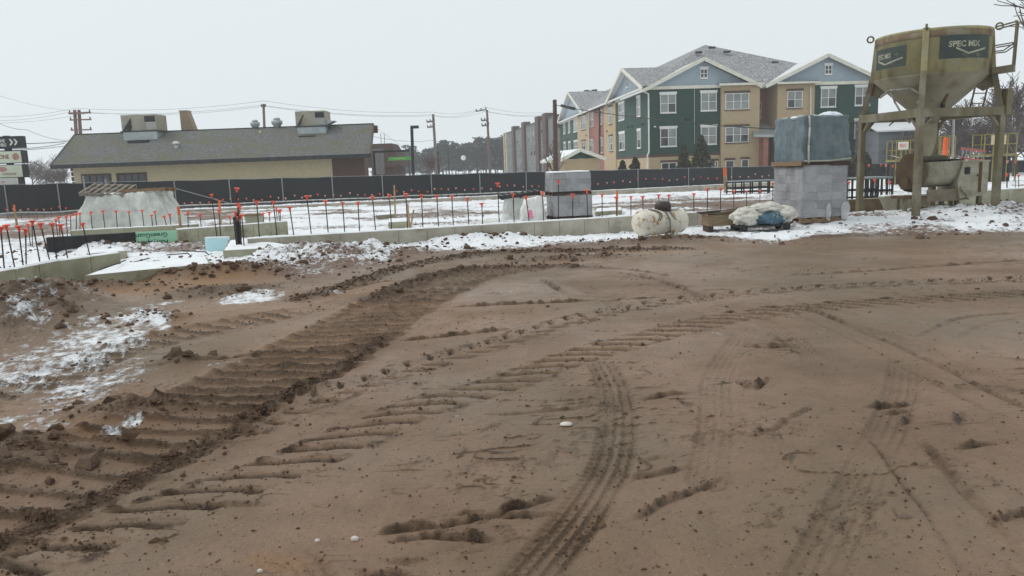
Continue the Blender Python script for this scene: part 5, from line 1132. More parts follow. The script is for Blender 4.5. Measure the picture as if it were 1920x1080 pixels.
# ------------------------------------------------------------------ far grey building
g0, g1 = P(1046, 315, 130), P(948, 318, 195); GRY = M('grey_panel', (.19, .19, .19), (.15, .15, .155), .5, .8); PIL = M('brown_pilaster', (.11, .065, .055), (.085, .05, .044), 1, .85)
T = thing('grey_block', 'hazy grey four storey building with brown brick pilasters beyond the garage', 'building', (g0.x, g0.y, -.5)); d = Vector((g1.x-g0.x, g1.y-g0.y, 0)); gl = d.length; d.normalize(); n = Vector((-d.y, d.x, 0)); n = n if n.x < 0 else -n
ht = P(1036, 214, 134).z+.5
B().slab([Vector(), d*gl, d*gl-n*18, -n*18], (0, 0, ht-.6)).obj('wall', GRY, T); B().slab([n*.1, d*gl+n*.1, d*gl-n*18, -n*18.1], (0, 0, .3)).obj('parapet', DMET, T, False, (0, 0, ht-.6))
def gt(px):
    k = (px-960)/F; return (k*g0.y-g0.x)/(d.x-k*d.y)
for px in (975, 994, 1020, 1034): q = gt(px); B().slab([d*(q-1.6)+n*.5, d*(q+1.6)+n*.5, d*(q+1.6)-n*1, d*(q-1.6)-n*1], (0, 0, ht+.5)).obj('pilaster', PIL, T)
for q in (gl-.4, gl-4.5): B().slab([d*(q-1.0)+n*.4, d*q+n*.4, d*q-n*1, d*(q-1)-n*1], (0, 0, ht-.2)).obj('cream_fin', M('cream_panel', (.55, .49, .36), (.5, .45, .33), 1, .8), T)
for z_ in (1.5, 4.6, 7.6):
    for px in (958, 963, 968, 980, 985, 989, 1001, 1006, 1011, 1016, 1026, 1030): 
        q = gt(px); window(T, tuple(d*(q+.9)+n*.02+Vector((0, 0, z_))), -d, n, 1.5, 1.7, 1, 2, GALV, False)

# ------------------------------------------------------------------ garage with snowy gable roof
ga = P(1092, 315, 66); zgr = -.5; T = thing('brick_garage', 'small tan brick garage with white edged snowy gable roof', 'garage', (ga.x, ga.y, zgr), R(13))
gp = lambda px, py, v=0.0: local(T, P(px, py, ga.y+v))
pk = gp(1086, 279); wl, wr = gp(1046, 299).x, gp(1138, 296).x; zel, zer = gp(1046, 299).z, gp(1138, 296).z; zel = zer = (zel+zer)/2
B().box((wl+.45, .3, -.2), (wr-.4, 5, zel)).obj('wall', TANB, T); B().slab([(wl+.45, .28, zel+.02), (wr-.4, .28, zel+.02), (pk.x, .28, pk.z-.25)], (0, .2, 0)).obj('gable_wall', GREENS, T)
B().slab([(wl, -.2, zel), (pk.x, -.2, pk.z), (pk.x, 6, pk.z), (wl, 6, zel)], (0, 0, -.12)).obj('roof_slope', SNOW, T); B().slab([(pk.x+.003, -.2, pk.z), (wr, -.2, zer), (wr, 6, zer), (pk.x+.003, 6, pk.z)], (0, 0, -.12)).obj('roof_slope', SNOW, T)
for a, c in (((wl, zel), (pk.x, pk.z)), ((pk.x, pk.z+.002), (wr, zer))): B().beam((a[0], -.26, a[1]-.1), (c[0], -.26, c[1]-.1), .1, .3).obj('fascia', CREAM, T)
B().beam((wl-.02, -.2, zel-.12), (wl-.02, 6, zel-.12), .1, .24).obj('gutter', CREAM, T)

# ------------------------------------------------------------------ grey house right of the apartments
ha = P(1646, 300, 72); T = thing('grey_house', 'grey sided house end partly hidden behind the silo', 'house', (ha.x, ha.y, -.6))
hx = P(1730, 300, 72).x-ha.x; hzt = P(1680, 244, 72).z+.6
SID = M('grey_siding', (.20, .215, .235), (.165, .18, .2), 1, .8, stretch=(.2, .2, 4)); B().box((0, 0, 0), (hx, 8, hzt)).obj('wall', SID, T); B().slab([(-.4, -.5, hzt), (hx+.4, -.5, hzt), (hx+.4, 4, hzt+1.4), (-.4, 4, hzt+1.4)], (0, 0, -.14)).obj('roof', ROOFS, T)
a = P(1692, 272, 72); window(T, (a.x-ha.x, 0, a.z+.6), (1, 0, 0), (0, -1, 0), 1.1, 1.5, 2, 2, GALV, False, panes='dark')
T = thing('snowy_shed', 'low pale shed roof with snow before the grey house', 'shed', (ha.x+1.2, ha.y-2.5, -.6)); z_ = P(1672, 292, 69.5).z+.6; B().box((0, 0, 0), (2.8, 2, z_-.4)).obj('wall', GALV, T); B().slab([(-.2, -.3, z_-.4), (3, -.3, z_-.4), (3, 2.2, z_), (-.2, 2.2, z_)], (0, 0, .1)).obj('snowy_roof', SNOW, T)

# ------------------------------------------------------------------ restaurant
RY = 58.0; e0, e1 = P(95, 308, RY), P(694, 290, RY); r0, r1 = P(140, 249, RY+6), P(700, 235.5, RY+6); zE = (e0.z+e1.z)/2; zR = (r0.z+r1.z)/2
T = thing('restaurant', 'long low yellow block restaurant with mossy grey shingle roof', 'restaurant', (e0.x, RY, 0)); ox = e0.x; RST = T
xl, xr = 0, e1.x-ox; rl, rr_ = r0.x-ox, r1.x-ox
B().slab([(xl, 0, zE), (xr, 0, zE), (rr_, 6, zR), (rl, 6, zR)], (0, 0, -.15)).obj('roof', ROOFR, T); B().slab([(rl, 6.003, zR), (rr_, 6.003, zR), (P(684, 290, RY+12).x-ox, 12, zE), (xl, 12, zE)], (0, 0, -.15)).obj('roof', ROOFR, T)
B().beam((xl, -.05, zE-.14), (xr, -.05, zE-.14), .1, .3).obj('fascia', DMET, T); B().beam((xr+.03, 0, zE-.12), (rr_+.03, 6, zR-.12), .1, .3).obj('fascia', BRNB, T); B().beam((xl-.03, 0, zE-.12), (rl-.03, 6, zR-.12), .1, .3).obj('fascia', DMET, T); B().beam((rl, 6, zR+.02), (rr_, 6, zR+.02), .16, .06).obj('ridge_cap', DMET, T)
wx0, wx1, wx2 = P(137, 320, RY+1).x-ox, P(622, 305, RY+1).x-ox, P(683, 305, RY+1).x-ox
B().box((wx0, 1, -.3), (wx1, 11, zE-.16)).obj('wall', YELB, T); B().box((wx1+.003, 1.05, -.3), (wx2, 2.6, zE-.16)).obj('end_wall', BRNB, T); B().slab([(wx2-.2, 1.1, zE-.2), (wx2-.9, 6, zE-.2), (wx2-.7, 6, zR-.4)], (-.2, 0, 0)).obj('gable_end', BRNB, T)
for i in range(9): B().box((wx0-.18-.03*(i % 2), 1.0, i*.38), (wx0-.003, 1.4, i*.38+.33)).obj('quoin', BRNB, T)
for x0, x1 in ((158, 206), (224, 273)):
    a, c = P(x0, 346, RY+1).x-ox, P(x1, 340, RY+1).x-ox; zt = P((x0+x1)/2, 327 if x0 < 200 else 325, RY+1).z
    window(T, (a, 1, zt-1.5), (1, 0, 0), (0, -1, 0), c-a, 1.4, 4, 1, WOODD, False, panes='dark', fw=.14)
B().box((rr_-.1, 5.9, zR-.75), (rr_+.3, 6.4, zR-.15)).obj('gable_lamp', BRNB, T)
def rtu(label, x0, x1, yt, ym, yb, yd, flip):
    Y = RY+4.6; a, c = P(x0, ym, Y), P(x1, ym, Y); w_ = c.x-a.x; zt, zm, zb2, zd = P(x0, yt, Y).z, P((x0+x1)/2, ym, Y).z, P((x0+x1)/2, yb, Y).z, P((x0+x1)/2, yd, Y).z
    t = thing('rooftop_unit', label, 'rooftop unit', (a.x, Y, zm)); h = zt-zm
    B().box((0, 0, .04), (w_*.93, 1.9, h)).obj('cabinet', TANR, t)
    B().box((w_*.62, -.02, h*.55), (w_*.90, -.004, h*.9)).obj('intake_grille', BLACK, t); B().box((w_*.66, -.03, .08), (w_*.92, -.004, h*.52)).obj('louvre', GALV if flip else M('pale_enamel', (.5, .5, .46), (.44, .44, .4), 3, .5), t)
    for i in range(5): B().box((w_*.66, -.05, .12+h*.085*i), (w_*.92, -.032, .16+h*.085*i)).obj('slat', TANR, t)
    if flip: B().slab([(w_*.07, -.4, .06), (w_*.12, -.4, .06), (w_*.27, -.03, h*.78), (w_*.24, -.03, h*.78)], (0, .35, 0)).obj('hood', BLACK, t); B().slab([(w_*.94, .2, .1), (w_*1.2, .2, h*.32), (w_*.94, .2, h*.36)], (0, 1, 0)).obj('side_hood', GALV, t)
    else: B().slab([(w_*.08, -.4, .05), (w_*.22, -.4, .05), (w_*.27, -.05, h*.28), (w_*.26, -.05, h*.8)], (0, .4, 0)).obj('hood', BLACK, t)
    B().box((w_*.06, -.25, zb2-zm), (w_*.95, 1.8, .0)).obj('curb', GALV, t); B().box((w_*.0, -.3, -.06), (w_*1.0, 1.9, .035)).obj('rail', DMET, t)
    B().box((w_*.25 if not flip else w_*.15, -.9, zd-zm), (w_*.78 if not flip else w_*.66, 1.2, zb2-zm-.003)).obj('duct', BLACK, t)
rtu('left tan rooftop unit on galvanised curb on the restaurant roof', 229, 300, 216, 246, 264, 272, False); rtu('right tan rooftop unit with side hood on the restaurant roof', 555, 615, 209, 237, 255, 264, True)
for px, pyt, pyb, r_, lb in ((479, 225, 241, .38, 'smaller left round exhaust fan on the restaurant ridge'), (520, 221, 239, .44, 'larger right round exhaust fan on the restaurant ridge')):
    q = P(px, pyb, RY+6.2); zt = P(px, pyt, RY+6.2).z-zR; t = thing('exhaust_fan', lb, 'fan', (q.x, q.y, zR-.2)); zt += .2
    B().lathe([(r_*.7, 0), (r_*.72, zt*.35), (r_*1.0, zt*.5), (r_*1.05, zt*.75), (r_*.8, zt*.8)], 20).obj('housing', GALV, t, True); B().lathe([(r_*.62, zt*.8), (r_*.66, zt*.86), (r_*.6, zt), (.02, zt+.02)], 20).obj('cap', GALV, t, True)
q = P(350, 245, RY+7.5); zt = P(345, 209, RY+7.5).z; w0, w1, w3 = P(340, 245, RY+7.5).x-q.x, P(364, 245, RY+7.5).x-q.x, P(350, 209, RY+7.5).x-q.x
t = thing('stone_chimney', 'tapering tan stone chimney behind the restaurant ridge', 'chimney', (q.x, q.y, 0)); B().slab([(w0, 0, 3), (w1+.3, 0, 3), (w1, 0, q.z), (w3, 0, zt), (w0, 0, zt)], (0, .9, 0)).obj('stack', brickmat('tan_stone', (.36, .26, .17), (.28, .2, .13), (.33, .27, .2), .5), t); B().box((w0-.03, -.04, zt), (w3+.03, .94, zt+.1)).obj('cap', TANR, t)
Yv = RY+2.6; q = P(332, 288, Yv); zt = P(332, 266, Yv).z; t = thing('roof_vent', 'white capped vent pipe on the restaurant roof', 'vent', (q.x, q.y, q.z-.15)); B().tube((0, 0, 0), (0, 0, zt-q.z), .17, n=12).obj('pipe', GALV, t, True); B().lathe([(.2, zt-q.z-.05), (.27, zt-q.z), (.27, zt-q.z+.12), (.1, zt-q.z+.2), (.02, zt-q.z+.2)], 14).obj('cowl', WHITE, t, True)
q = P(488, 251, RY+5); o = B().tube((0, 0, -.3), (0, 0, .25), .08).obj('vent_stub', WHITE, None, False, (q.x, q.y, q.z)); tag(o, 'tiny white vent stub high on the restaurant roof', 'vent')

# ------------------------------------------------------------------ brown mansard kiosk, canopy frame, green banner
ka, kb = P(690, 330, 84), P(757, 330, 84); t = thing('mansard_house', 'small brown shingled mansard building right of the restaurant', 'building', (ka.x, ka.y, -.3)); kw = kb.x-ka.x; z1 = P(720, 306, 84).z+.3; z2 = P(720, 268, 84).z+.3
B().box((.4, .4, 0), (kw-.9, 8, z1)).obj('wall', BRNB, t); k1, k2 = P(700, 268, 86).x-ka.x-1.2, P(735, 268, 86).x-ka.x
B().raw([(-1.5, 0, z1-.4), (kw-.1, 0, z1-.4), (kw-.1, 8.4, z1-.4), (-1.5, 8.4, z1-.4), (k1-1, 1.6, z2), (k2, 1.6, z2), (k2, 6.8, z2), (k1-1, 6.8, z2)], [(0, 1, 5, 4), (1, 2, 6, 5), (2, 3, 7, 6), (3, 0, 4, 7), (4, 5, 6, 7), (3, 2, 1, 0)]).obj('mansard_roof', ROOFB, t)
for x in (1.2, 1.6): B().tube((x, 3, z2), (x, 3, z2+1.2), .03).obj('antenna', DMET, t)
B().box((.6, -.05, z1-1.2), (1.9, .02, z1+1.6)).obj('shutter', M('grey_shutter', (.16, .15, .15), (.12, .115, .11), 3, .8), t)
q = P(703, 322, 70); t = thing('clearance_bar', 'black height clearance bar beside the restaurant end', 'clearance bar', (q.x, q.y, -.3)); zt = P(704, 285, 70).z+.3; wd = P(768, 285, 70).x-q.x
B().beam((0, 0, 0), (0, 0, zt), .2, .2).obj('post', DMET, t); B().beam((-.1, 0, zt), (wd, 0, zt+.02), .18, .18).obj('arm', DMET, t)
a, c = P(728, 298, 74), P(770, 298, 74); t = thing('green_sign', 'narrow green sign strip beside the mansard building', 'sign', (a.x, a.y, a.z)); B().box((0, 0, -.17), (c.x-a.x, .08, .17)).obj('panel', M('green_sign_face', (.10, .36, .06), (.09, .32, .05), 2, .5), t); text('WELCOME', .01, WHITE, t, (.5, -.01, -.1), (1, 0, 0), (0, 0, 1)) if False else B().box((.5, -.012, -.04), (c.x-a.x-.5, -.002, .04)).obj('pale_print', M('pale_print', (.4, .6, .35), (.15, .4, .1), 9, .6), t)
for x in (.2, c.x-a.x-.2): B().beam((x, .04, -.17), (x, .04, -.3-a.z), .06, .06).obj('post', DMET, t)

# ------------------------------------------------------------------ road sign panels at left edge
SY = 46.0; q = P(14, 340, SY); t = thing('pylon_sign', 'stacked pylon sign with drive thru arrow panel at the left edge', 'sign', (q.x, q.y, hz(q.x, q.y)))
BL = lambda px, py: (P(px, py, SY).x-q.x, P(px, py, SY).z-t.location.z)
IVORY = M('ivory_panel', (.62, .66, .52), (.56, .6, .47), 2, .5); MAROON = M('maroon_print', (.24, .05, .045), (.2, .045, .04), 5, .6); PWH = M('panel_white', (.66, .68, .62), (.6, .62, .56), 4, .5)
B().box((BL(13, 300)[0]-.14, .12, -.3), (BL(13, 300)[0]+.14, .4, BL(13, 254)[1])).obj('mast', DMET, t)
def panel(x1, y0, y1, mat, width=2.6):
    xr, zt = BL(x1, y0); _, zb2 = BL(x1, y1); xs = xr-width
    o = B().box((xs, 0, zb2), (xr, .5, zt)).obj('panel', mat, t); B().box((xs-.04, .02, zb2-.04), (xr+.12, .48, zt+.04)).obj('cabinet', DMET, t); return o, xs, xr, zb2, zt
o, xs, xr, z0, z1 = panel(34.5, 256, 276, M('black_panel', (.025, .024, .03), (.03, .03, .035), 3, .5))
h = z1-z0; text('DRIVE', h*.42, PWH, o, (xr-1.42, -.008, z0+h*.50), (1, 0, 0), (0, 0, 1), sx=.8, bold=.006); text('THRU', h*.42, PWH, o, (xr-1.35, -.008, z0+h*.12), (1, 0, 0), (0, 0, 1), sx=.8, bold=.006)
for k in range(2):
    x = xr-.60+.27*k; hh = h*.30; c = z0+h*.5; B().slab([(x, -.01, c+hh), (x+.1, -.01, c+hh), (x+.24, -.01, c), (x+.1, -.01, c-hh), (x, -.01, c-hh), (x+.12, -.01, c)], (0, .006, 0)).obj('arrow', PWH, o)
o, xs, xr, z0, z1 = panel(38, 283, 304.5, IVORY); h = z1-z0
text('ONE', h*.52, MAROON, o, (xr-1.33, -.008, z0+h*.36), (1, 0, 0), (0, 0, 1), sx=.82, bold=.008)
b = B().lathe([(.01, 0), (.21, 0), (.21, .01), (.01, .01)], 24); b.obj('round_emblem', M('russet', (.28, .13, .07), (.5, .35, .22), 14, .6), o, False, (xr-.32, -.002, z0+h*.52), (R(90), 0, 0))
o, xs, xr, z0, z1 = panel(40, 309, 331.5, IVORY); h = z1-z0
text('company', h*.36, MAROON, o, (xr-1.22, -.008, z0+h*.20), (1, 0, 0), (0, 0, 1), sx=.92); B().lathe([(.01, 0), (.28, 0), (.28, .01), (.01, .01)], 24, sy=.5).obj('oval_emblem', M('oval_red', (.45, .14, .14), (.5, .3, .28), 12, .6), o, False, (xr-1.18, -.002, z0+h*.68), (R(90), 0, 0))
o, xs, xr, z0, z1 = panel(33, 333, 346, PWH); h = z1-z0; text('IPP', h*.62, M('pink_print', (.55, .25, .28), (.5, .2, .24), 4, .6), o, (xr-1.06, -.008, z0+h*.2), (1, 0, 0), (0, 0, 1), sx=.8)

# ------------------------------------------------------------------ utility poles and wires
def upole(label, px, pyt, pyb, Y, r=.17, mat=POLEG, arms=(), name='utility_pole', lean=0):
    b_ = P(px+lean, pyb, Y); tp = P(px, pyt, Y); zb2 = hz(b_.x, b_.y)
    t = thing(name, label, 'pole', (b_.x, Y, zb2)); v = Vector((tp.x-b_.x, 0, tp.z-zb2)); B().tube((0, 0, -.3), v, r*1.15, r*.85, 10).obj('shaft', mat, t, True)
    for x0, y0, x1, y1, w_ in arms:
        a, c = P(x0, y0, Y-.2), P(x1, y1, Y-.2); a, c = a-Vector(t.location), c-Vector(t.location); B().beam(a, c, w_, w_).obj('crossarm', mat, t)
        n = 3
        for i in range(n):
            q = a.lerp(c, (i+.1)/(n-.8)); B().lathe([(.05, 0), (.08, .08), (.05, .2), (.02, .24)], 8).obj('insulator', DMET, t, False, q+Vector((0, 0, w_/2)))
    return t
upole('left post of the double power pole above the restaurant roof', 140, 206, 330, 84, .2, M('red_pole', (.22, .13, .11), (.16, .095, .08), 3, .9), ((129, 213, 170, 211, .18), (131, 225, 171, 224, .14), (133, 244, 172, 243, .14)), lean=5)
upole('right post of the double power pole above the restaurant roof', 148, 206, 330, 84.6, .2, MATS['red_pole'], (), lean=5)
upole('power pole rising behind the two round roof fans', 494, 195, 325, 82, .15, POLEG, ((490, 200, 498, 200, .1),), lean=3)
T = upole('power pole right of the tall black lamp post', 812, 214, 322, 104, .2, POLEG, ((800, 229, 813, 227, .22), (801, 239, 814, 237, .2)), lean=7)
T = upole('power pole left of the grey far building', 913, 206, 322, 98, .17, POLEG, ((892, 209, 912, 205, .14), (902, 226, 916, 225, .2), (903, 236, 917, 234, .2)), lean=6)
T = upole('thick dark timber pole standing before the fence at centre', 1040, 187, 345, 41, .13, POLEW, (), 'timber_pole', lean=2)
T = upole('short pale grey post beside the thick timber pole', 1048, 240, 345, 41.3, .075, M('pale_post', (.34, .31, .27), (.27, .24, .21), 3, .9), (), 'timber_post', lean=0)
wn = 0
def wire(label, pts, r=.015, sag=.3, mat=None):
    q = []
    for a, c in zip(pts, pts[1:]):
        n = 16
        for i in range(n): k = i/n; v = a.lerp(c, k); v.z -= sag*4*k*(1-k); q.append(v)
    q.append(pts[-1]); o = B().path([v-pts[0] for v in q], r, 5).obj('power_line', mat or M('wire', (.16, .16, .18), (.13, .13, .15), 1, .6), None, False, pts[0]); tag(o, label, 'wire')
wire('topmost power line crossing the sky above the restaurant', [P(-80, 216, 85), P(140, 203, 84), P(494, 189, 82), P(811, 210, 104), P(910, 201, 98), P(1045, 208, 112)], sag=.5)
wire('middle power line crossing the sky above the restaurant', [P(-80, 223, 85), P(131, 210, 84.2), P(490, 197, 82.2), P(808, 215, 104.2), P(897, 207, 98), P(1045, 212, 113)], sag=.5)
wire('lower power line crossing the sky above the restaurant', [P(-80, 229, 85), P(170, 211, 84.4), P(495, 199, 82.4), P(812, 217, 104.4), P(912, 208, 98.4), P(1045, 215, 114)], sag=.5)
wire('faint steep wire running down to the restaurant roof at left', [P(-60, 160, 60), P(60, 196, 76), P(139, 208, 84)], .012, .1)
wire('slack service wire dropping from top left to the roof edge', [P(-20, 221, 46), P(50, 243, 52), P(130, 263, 60)], .014, .2)
wire('bundled cable from the pylon sign to the restaurant eave, upper one', [P(-20, 268, 50), P(125, 265, 62)], .03, .1); wire('bundled cable from the pylon sign to the restaurant eave, middle one', [P(-20, 278, 50), P(122, 268, 62)], .025, .2); wire('bundled cable from the pylon sign to the restaurant eave, lower one', [P(-20, 282, 50), P(120, 274, 62)], .022, .1)
wire('low telephone wire between the poles at tree top height', [P(700, 256, 76), P(810, 263, 104), P(913, 274, 98), P(1045, 268, 118)], .02, .3)
wire('guy wire slanting down right of the restaurant gable', [P(703, 238, 64), P(770, 285, 90)], .012, .05)
bl = [P(1042, 196, 41), P(1050, 197, 40.8)]
wire('black service cable from the timber pole sagging toward the silo', [P(1041, 196, 41), P(1078, 204, 39), P(1250, 226, 32), P(1455, 242, 25.5), P(1606, 230, 20.6)], .018, .03, BLACK)
a, c = P(1053, 198, 40.6), P(1077, 204, 39.2); o = B().tube((0, 0, 0), c-a, .075, n=10).obj('cable_sleeve', BLACK, None, True, a); tag(o, 'thick black sleeve on the service cable beside the timber pole', 'cable sleeve')
def lamp(label, px, pyt, pyb, Y, arm, r=.07, mat=DMET):
    b_ = P(px+2, pyb, Y); tp = P(px, pyt, Y); z0 = hz(b_.x, b_.y); t = thing('lamp_post', label, 'lamp post', (b_.x, Y, z0)); v = Vector((tp.x-b_.x, 0, tp.z-z0)); B().beam((0, 0, -.2), v, r*2, r*2).obj('shaft', mat, t)
    if arm: w_ = P(px+arm, pyt, Y).x-tp.x; B().box((v.x-.1, -.2, v.z-.14), (v.x+w_, .2, v.z+.1)).obj('lamp_head', mat, t)
    return t
lamp('tall black lamp post with flat head beside the restaurant', 772, 238, 320, 66, 13, .12); lamp('thin dark post right beside the power pole', 821, 284, 320, 90, 0, .1); lamp('thin lamp post between the two power poles', 840, 279, 320, 120, 3, .1); lamp('faint thin pole before the far pines', 894, 293, 320, 150, 0, .12); lamp('faint thin lamp post carrying a pale globe before the pines', 869, 297, 320, 150, 0, .08)
q = P(869, 296, 150); o = lump(.5, .5, .5, .02, 1, 16, 10).obj('globe_lamp', WHITE, None, True, q); tag(o, 'pale round globe on the faint lamp post before the pines', 'lamp')

# ------------------------------------------------------------------ trees
def leafmat(name, c1, c2): 
    m = M(name, c1, c2, 1.5, .9); return m
PINE = leafmat('pine_needles', (.03, .042, .034), (.05, .062, .05)); BARK = M('bark', (.10, .085, .075), (.07, .06, .052), 5, .9); TWIG = M('twig', (.16, .13, .12), (.12, .1, .09), 3, .9); TWIGS = M('frosted_twig', (.30, .27, .26), (.42, .40, .40), 4, .9)
def quads(pts, sizes, rs):
    n = len(pts); a = rs.randn(n, 3); a /= np.linalg.norm(a, axis=1)[:, None]; c = np.cross(a, rs.randn(n, 3)); c /= np.linalg.norm(c, axis=1)[:, None]
    s = sizes[:, None]; V = np.stack([pts-a*s-c*s*.6, pts+a*s-c*s*.6, pts+a*s+c*s*.6, pts-a*s+c*s*.6], 1).reshape(-1, 3)
    return V, np.arange(n*4).reshape(n, 4)
def pine_mesh(seed, h=16.0):
    rs = np.random.RandomState(seed); P_, S_ = [], []
    for k in range(34):
        z_ = h*(.22+.78*rs.rand()**.8); rad = (h-z_)*.16+.8+rs.rand()*1.6; a = rs.rand()*6.28; l = rad*(.5+.7*rs.rand()); n = 30
        c = np.array([math.cos(a)*l, math.sin(a)*l, z_]); P_.append(c*np.array([1, 1, 1])+rs.randn(n, 3)*np.array([.75, .75, .45])*(.6+rad*.12)); S_.append(.20+.22*rs.rand(n))
    V, Fq = quads(np.concatenate(P_), np.concatenate(S_), rs); b = B().raw(V.tolist(), Fq.tolist()); cr = b.obj('crown', PINE); COL.objects.unlink(cr)
    b = B().tube((0, 0, -.5), (0, 0, h*.97), .22, .05, 7); r_ = random.Random(seed)
    for k in range(26): z_ = h*r_.uniform(.3, .95); a = r_.uniform(0, 6.28); l = (h-z_)*.17+1.0; b.tube((0, 0, z_), (l*math.cos(a), l*math.sin(a), z_+.3), .06, .02, 4)
    tr = b.obj('trunk', BARK); COL.objects.unlink(tr); return cr.data, tr.data
PM = [pine_mesh(s_) for s_ in range(5)]
rt = random.Random(5); k = 0
top_prof = ([690, 750, 764, 790, 810, 835, 850, 865, 885, 905, 925, 940, 960], [282, 280, 273, 283, 276, 263, 272, 276, 263, 261, 258, 258, 254])
for row, (Y, n) in enumerate(((205, 17), (222, 18), (240, 16))):
    for i in range(n):
        px = 700+(965-700)*(i+rt.uniform(.1, .9))/n; py = np.interp(px, *top_prof)+rt.uniform(-4, 9)+row*1; tp = P(px, py, Y+rt.uniform(-5, 5)); z0 = -.5; s_ = (tp.z-z0)/16.3; k += 1
        t = thing('pine_tree', 'hazy dark pine in the distant wood, %s of its row from the left, %s row' % (ordn(i+1), ('front', 'middle', 'rear')[row]), 'tree', (tp.x, tp.y, z0), rt.uniform(0, 6), 'pines of the distant wood'); t.scale = (s_*rt.uniform(1.0, 1.35), s_*rt.uniform(1.0, 1.35), s_)
        cr, tr = PM[rt.randrange(5)]
        for nm, dd in (('crown', cr), ('trunk', tr)): o = bpy.data.objects.new(nm, dd); COL.objects.link(o); o.parent = t
def bare_mesh(seed, h=9.0, levels=5, spread=.6, r0=.16, minr=.012, kids=3):
    r_ = random.Random(seed); tb, br = B(), B()
    def grow(p, d, l, r, lev):
        segs = 3; q = p
        for s_ in range(segs):
            d2 = (d+Vector((r_.gauss(0, .12), r_.gauss(0, .12), r_.gauss(.04, .08)))).normalized(); e = q+d2*l/segs; (tb if lev == 0 else br).tube(q, e, max(minr, r*(1-.25*s_/segs)), max(minr, r*(1-.25*(s_+1)/segs)), 6 if lev < 2 else 3)
            if lev > 0 or s_ > 0:
                if lev < levels:
                    for _ in range(1 if lev == 0 else 1+(r_.random() < .5)):
                        ax = Vector((r_.gauss(0, 1), r_.gauss(0, 1), r_.gauss(0, .5))).normalized(); dd = (d2+ax*spread*r_.uniform(.6, 1.3)).normalized(); grow(e, dd, l*r_.uniform(.5, .75), r*.55, lev+1)
            q = e; d = d2
        if lev < levels:
            for _ in range(kids-1):
                ax = Vector((r_.gauss(0, 1), r_.gauss(0, 1), r_.gauss(.2, .4))).normalized(); grow(q, (d+ax*spread).normalized(), l*r_.uniform(.55, .75), r*.6, lev+1)
    grow(Vector((0, 0, -.2)), Vector((0, 0, 1)), h*.36, r0, 0); return tb, br
def bare_tree(label, px, pyt, Y, seed, levels=4, mat=TWIG, spread=.6, group=None, base=None, minr=.012, h=9.0):
    tp = P(px, pyt, Y); z0 = hz(tp.x, tp.y) if base is None else base; tb, br = bare_mesh(seed, h, levels, spread, .16, minr)
    zmax = max(v[2] for v in br.v); s_ = (tp.z-z0)/zmax
    t = thing('bare_tree', label, 'tree', (tp.x, tp.y, z0), 0, group); t.scale = (s_,)*3; tb.obj('trunk', BARK, t); br.obj('branches', mat, t); return t
bare_tree('frosted bare tree between the pylon sign and the restaurant', 75, 288, 95, 3, 4, TWIGS, .8, minr=.022)
bare_tree('low bare bush left of the restaurant corner', 118, 312, 88, 6, 4, TWIG, .9, minr=.02); bare_tree('low bare shrub between the pylon sign and the frosted tree', 45, 300, 92, 8, 4, TWIG, .9, minr=.02); bare_tree('dense bare bush low behind the fence left of the restaurant', 95, 312, 90, 15, 4, TWIG, 1.0, minr=.024)
bare_tree('small reddish bare tree between the lamp post and power pole', 802, 286, 88, 9, 4, M('red_twig', (.19, .13, .12), (.15, .1, .1), 3, .9), .7, minr=.014)
bare_tree('thin sapling against the timber pole', 1054, 262, 43, 12, 3, TWIG, .4, minr=.01)
rg = [(1700, 232, 80), (1724, 236, 88), (1752, 222, 84), (1782, 228, 90), (1806, 190, 78), (1822, 182, 74), (1845, 215, 86), (1868, 222, 80), (1893, 150, 62), (1915, 138, 60), (1930, 205, 70), (1905, 218, 84), (1770, 240, 70), (1835, 236, 72)]
for i, (px, py, Y) in enumerate(rg): bare_tree('bare brown tree in the thicket right of the apartments, %s from the left' % ordn(sorted(q[0] for q in rg).index(px)+1), px, py, Y, 20+i, 4, TWIG, .75, 'bare trees behind the silo', minr=.022)
rg2 = [(1688, 250, 66), (1712, 246, 72), (1738, 244, 68), (1764, 250, 64), (1790, 240, 70), (1816, 236, 66), (1842, 244, 72), (1866, 238, 64), (1888, 232, 70), (1912, 236, 66), (1934, 228, 68)]
src = [o for o in COL.objects if o.get('group') == 'bare trees behind the silo']
for i, (px, py, Y) in enumerate(rg2):
    tp = P(px, py, Y); c_ = clone(src[(i*5+3) % len(src)]); zz = hz(tp.x, tp.y); hgt = max((ch.bound_box[1][2] for ch in c_.children)); s_ = (tp.z-zz)/hgt
    c_.location = (tp.x, tp.y, zz); c_.scale = (s_*1.7, s_*1.7, s_); c_.rotation_euler = (0, 0, i*1.7); c_['label'] = 'low bushy bare tree in front of the thicket behind the silo, %s from the left' % ordn(i+1); c_['group'] = 'low bare trees before the thicket'
t = bare_tree('large bare tree off the right edge whose twigs hang into the top corner', 2062, -330, 23, 51, 4, TWIG, 1.0, minr=.004, h=10)
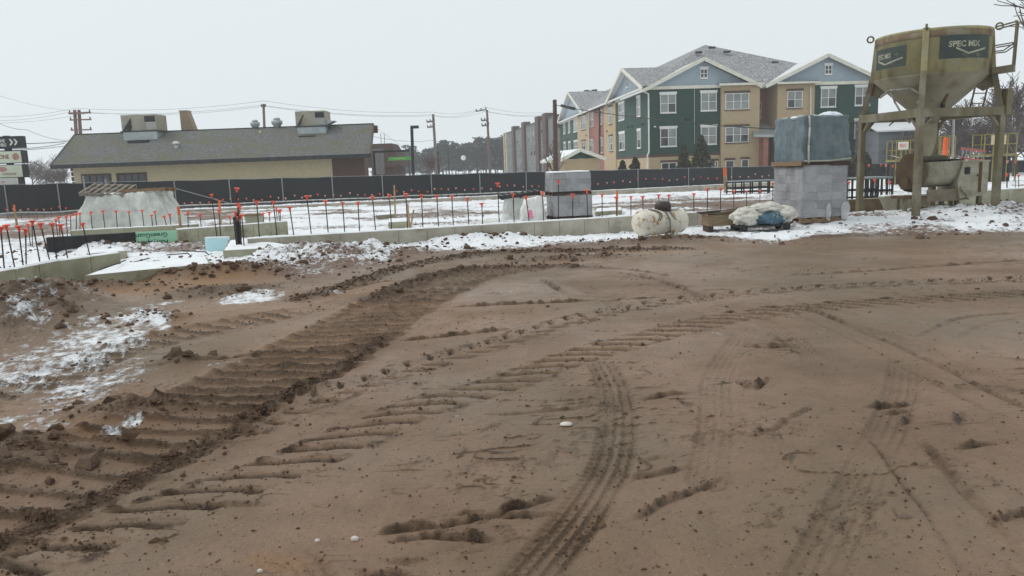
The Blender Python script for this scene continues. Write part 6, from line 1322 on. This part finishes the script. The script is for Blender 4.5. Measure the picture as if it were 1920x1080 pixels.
def conifer(label, px, pyt, Y, wpx, seed):
    tp = P(px, pyt, Y); z0 = -.5; h = tp.z-z0; rad = wpx/2*Y/F; rs = np.random.RandomState(seed); n = 1500
    z_ = rs.rand(n)**1.1; a = rs.rand(n)*6.28; prof = (np.minimum(1, (1-z_)*1.7)**.8)*(1+.25*np.sin(a*3+seed)+.2*np.sin(z_*19+a*2)); r_ = rad*prof*np.sqrt(.35+.65*rs.rand(n)); pts = np.stack([r_*np.cos(a), r_*np.sin(a), .15+z_*h*.98], 1)+rs.randn(n, 3)*.06
    Vq, Fq = quads(pts, .07+.09*rs.rand(n), rs); t = thing('evergreen_shrub', label, 'shrub', (tp.x, tp.y, z0)); B().raw(Vq.tolist(), Fq.tolist()).obj('foliage', M('arborvitae', (.045, .05, .028), (.07, .068, .04), 4, .9), t); B().tube((0, 0, -.2), (0, 0, h*.8), .1, .03, 6).obj('trunk', BARK, t)
conifer('tall dark evergreen before the green apartment wall', 1315, 256, 70, 36, 2); conifer('narrower dark evergreen left of the tall one', 1282, 274, 70, 24, 3); conifer('small rounded evergreen before the brick base of the apartments', 1191, 299, 71, 24, 4)
conifer('dark evergreen bush left behind the silo leg', 1596, 286, 66, 34, 5); conifer('low dark bush at the left foot of the brick base', 1167, 305, 71, 16, 6); conifer('dark clipped bush right of the left silo leg', 1622, 290, 66, 26, 7)
# distant low bank of snow lots and hedge
q = P(880, 317, 190); o = thing('guard_rail', 'faint pale railing along the far snowy lot before the pines', 'railing', (q.x, q.y, -.4)); B().beam((-28, 0, .9), (12, 0, .9), .1, .12).obj('rail', GALV, o)
for i in range(11): B().beam((-28+4*i, 0, 0), (-28+4*i, 0, .9), .1, .1).obj('post', GALV, o)

# ------------------------------------------------------------------ snowy air
m = bpy.data.materials.new('haze'); m.use_nodes = True; nt = m.node_tree; nt.nodes.clear(); vo = nt.nodes.new('ShaderNodeVolumePrincipled'); vo.inputs['Density'].default_value = .0009; vo.inputs['Color'].default_value = (.93, .94, .96, 1); vo.inputs['Anisotropy'].default_value = .0
out = nt.nodes.new('ShaderNodeOutputMaterial'); L(nt, vo.outputs[0], out.inputs['Volume'])
HZ = B().box((-2700, -40, -3), (2700, 2700, 26)).obj('haze', m); HZ['kind'] = 'stuff'; HZ['label'] = 'thin pale winter haze over the whole site'
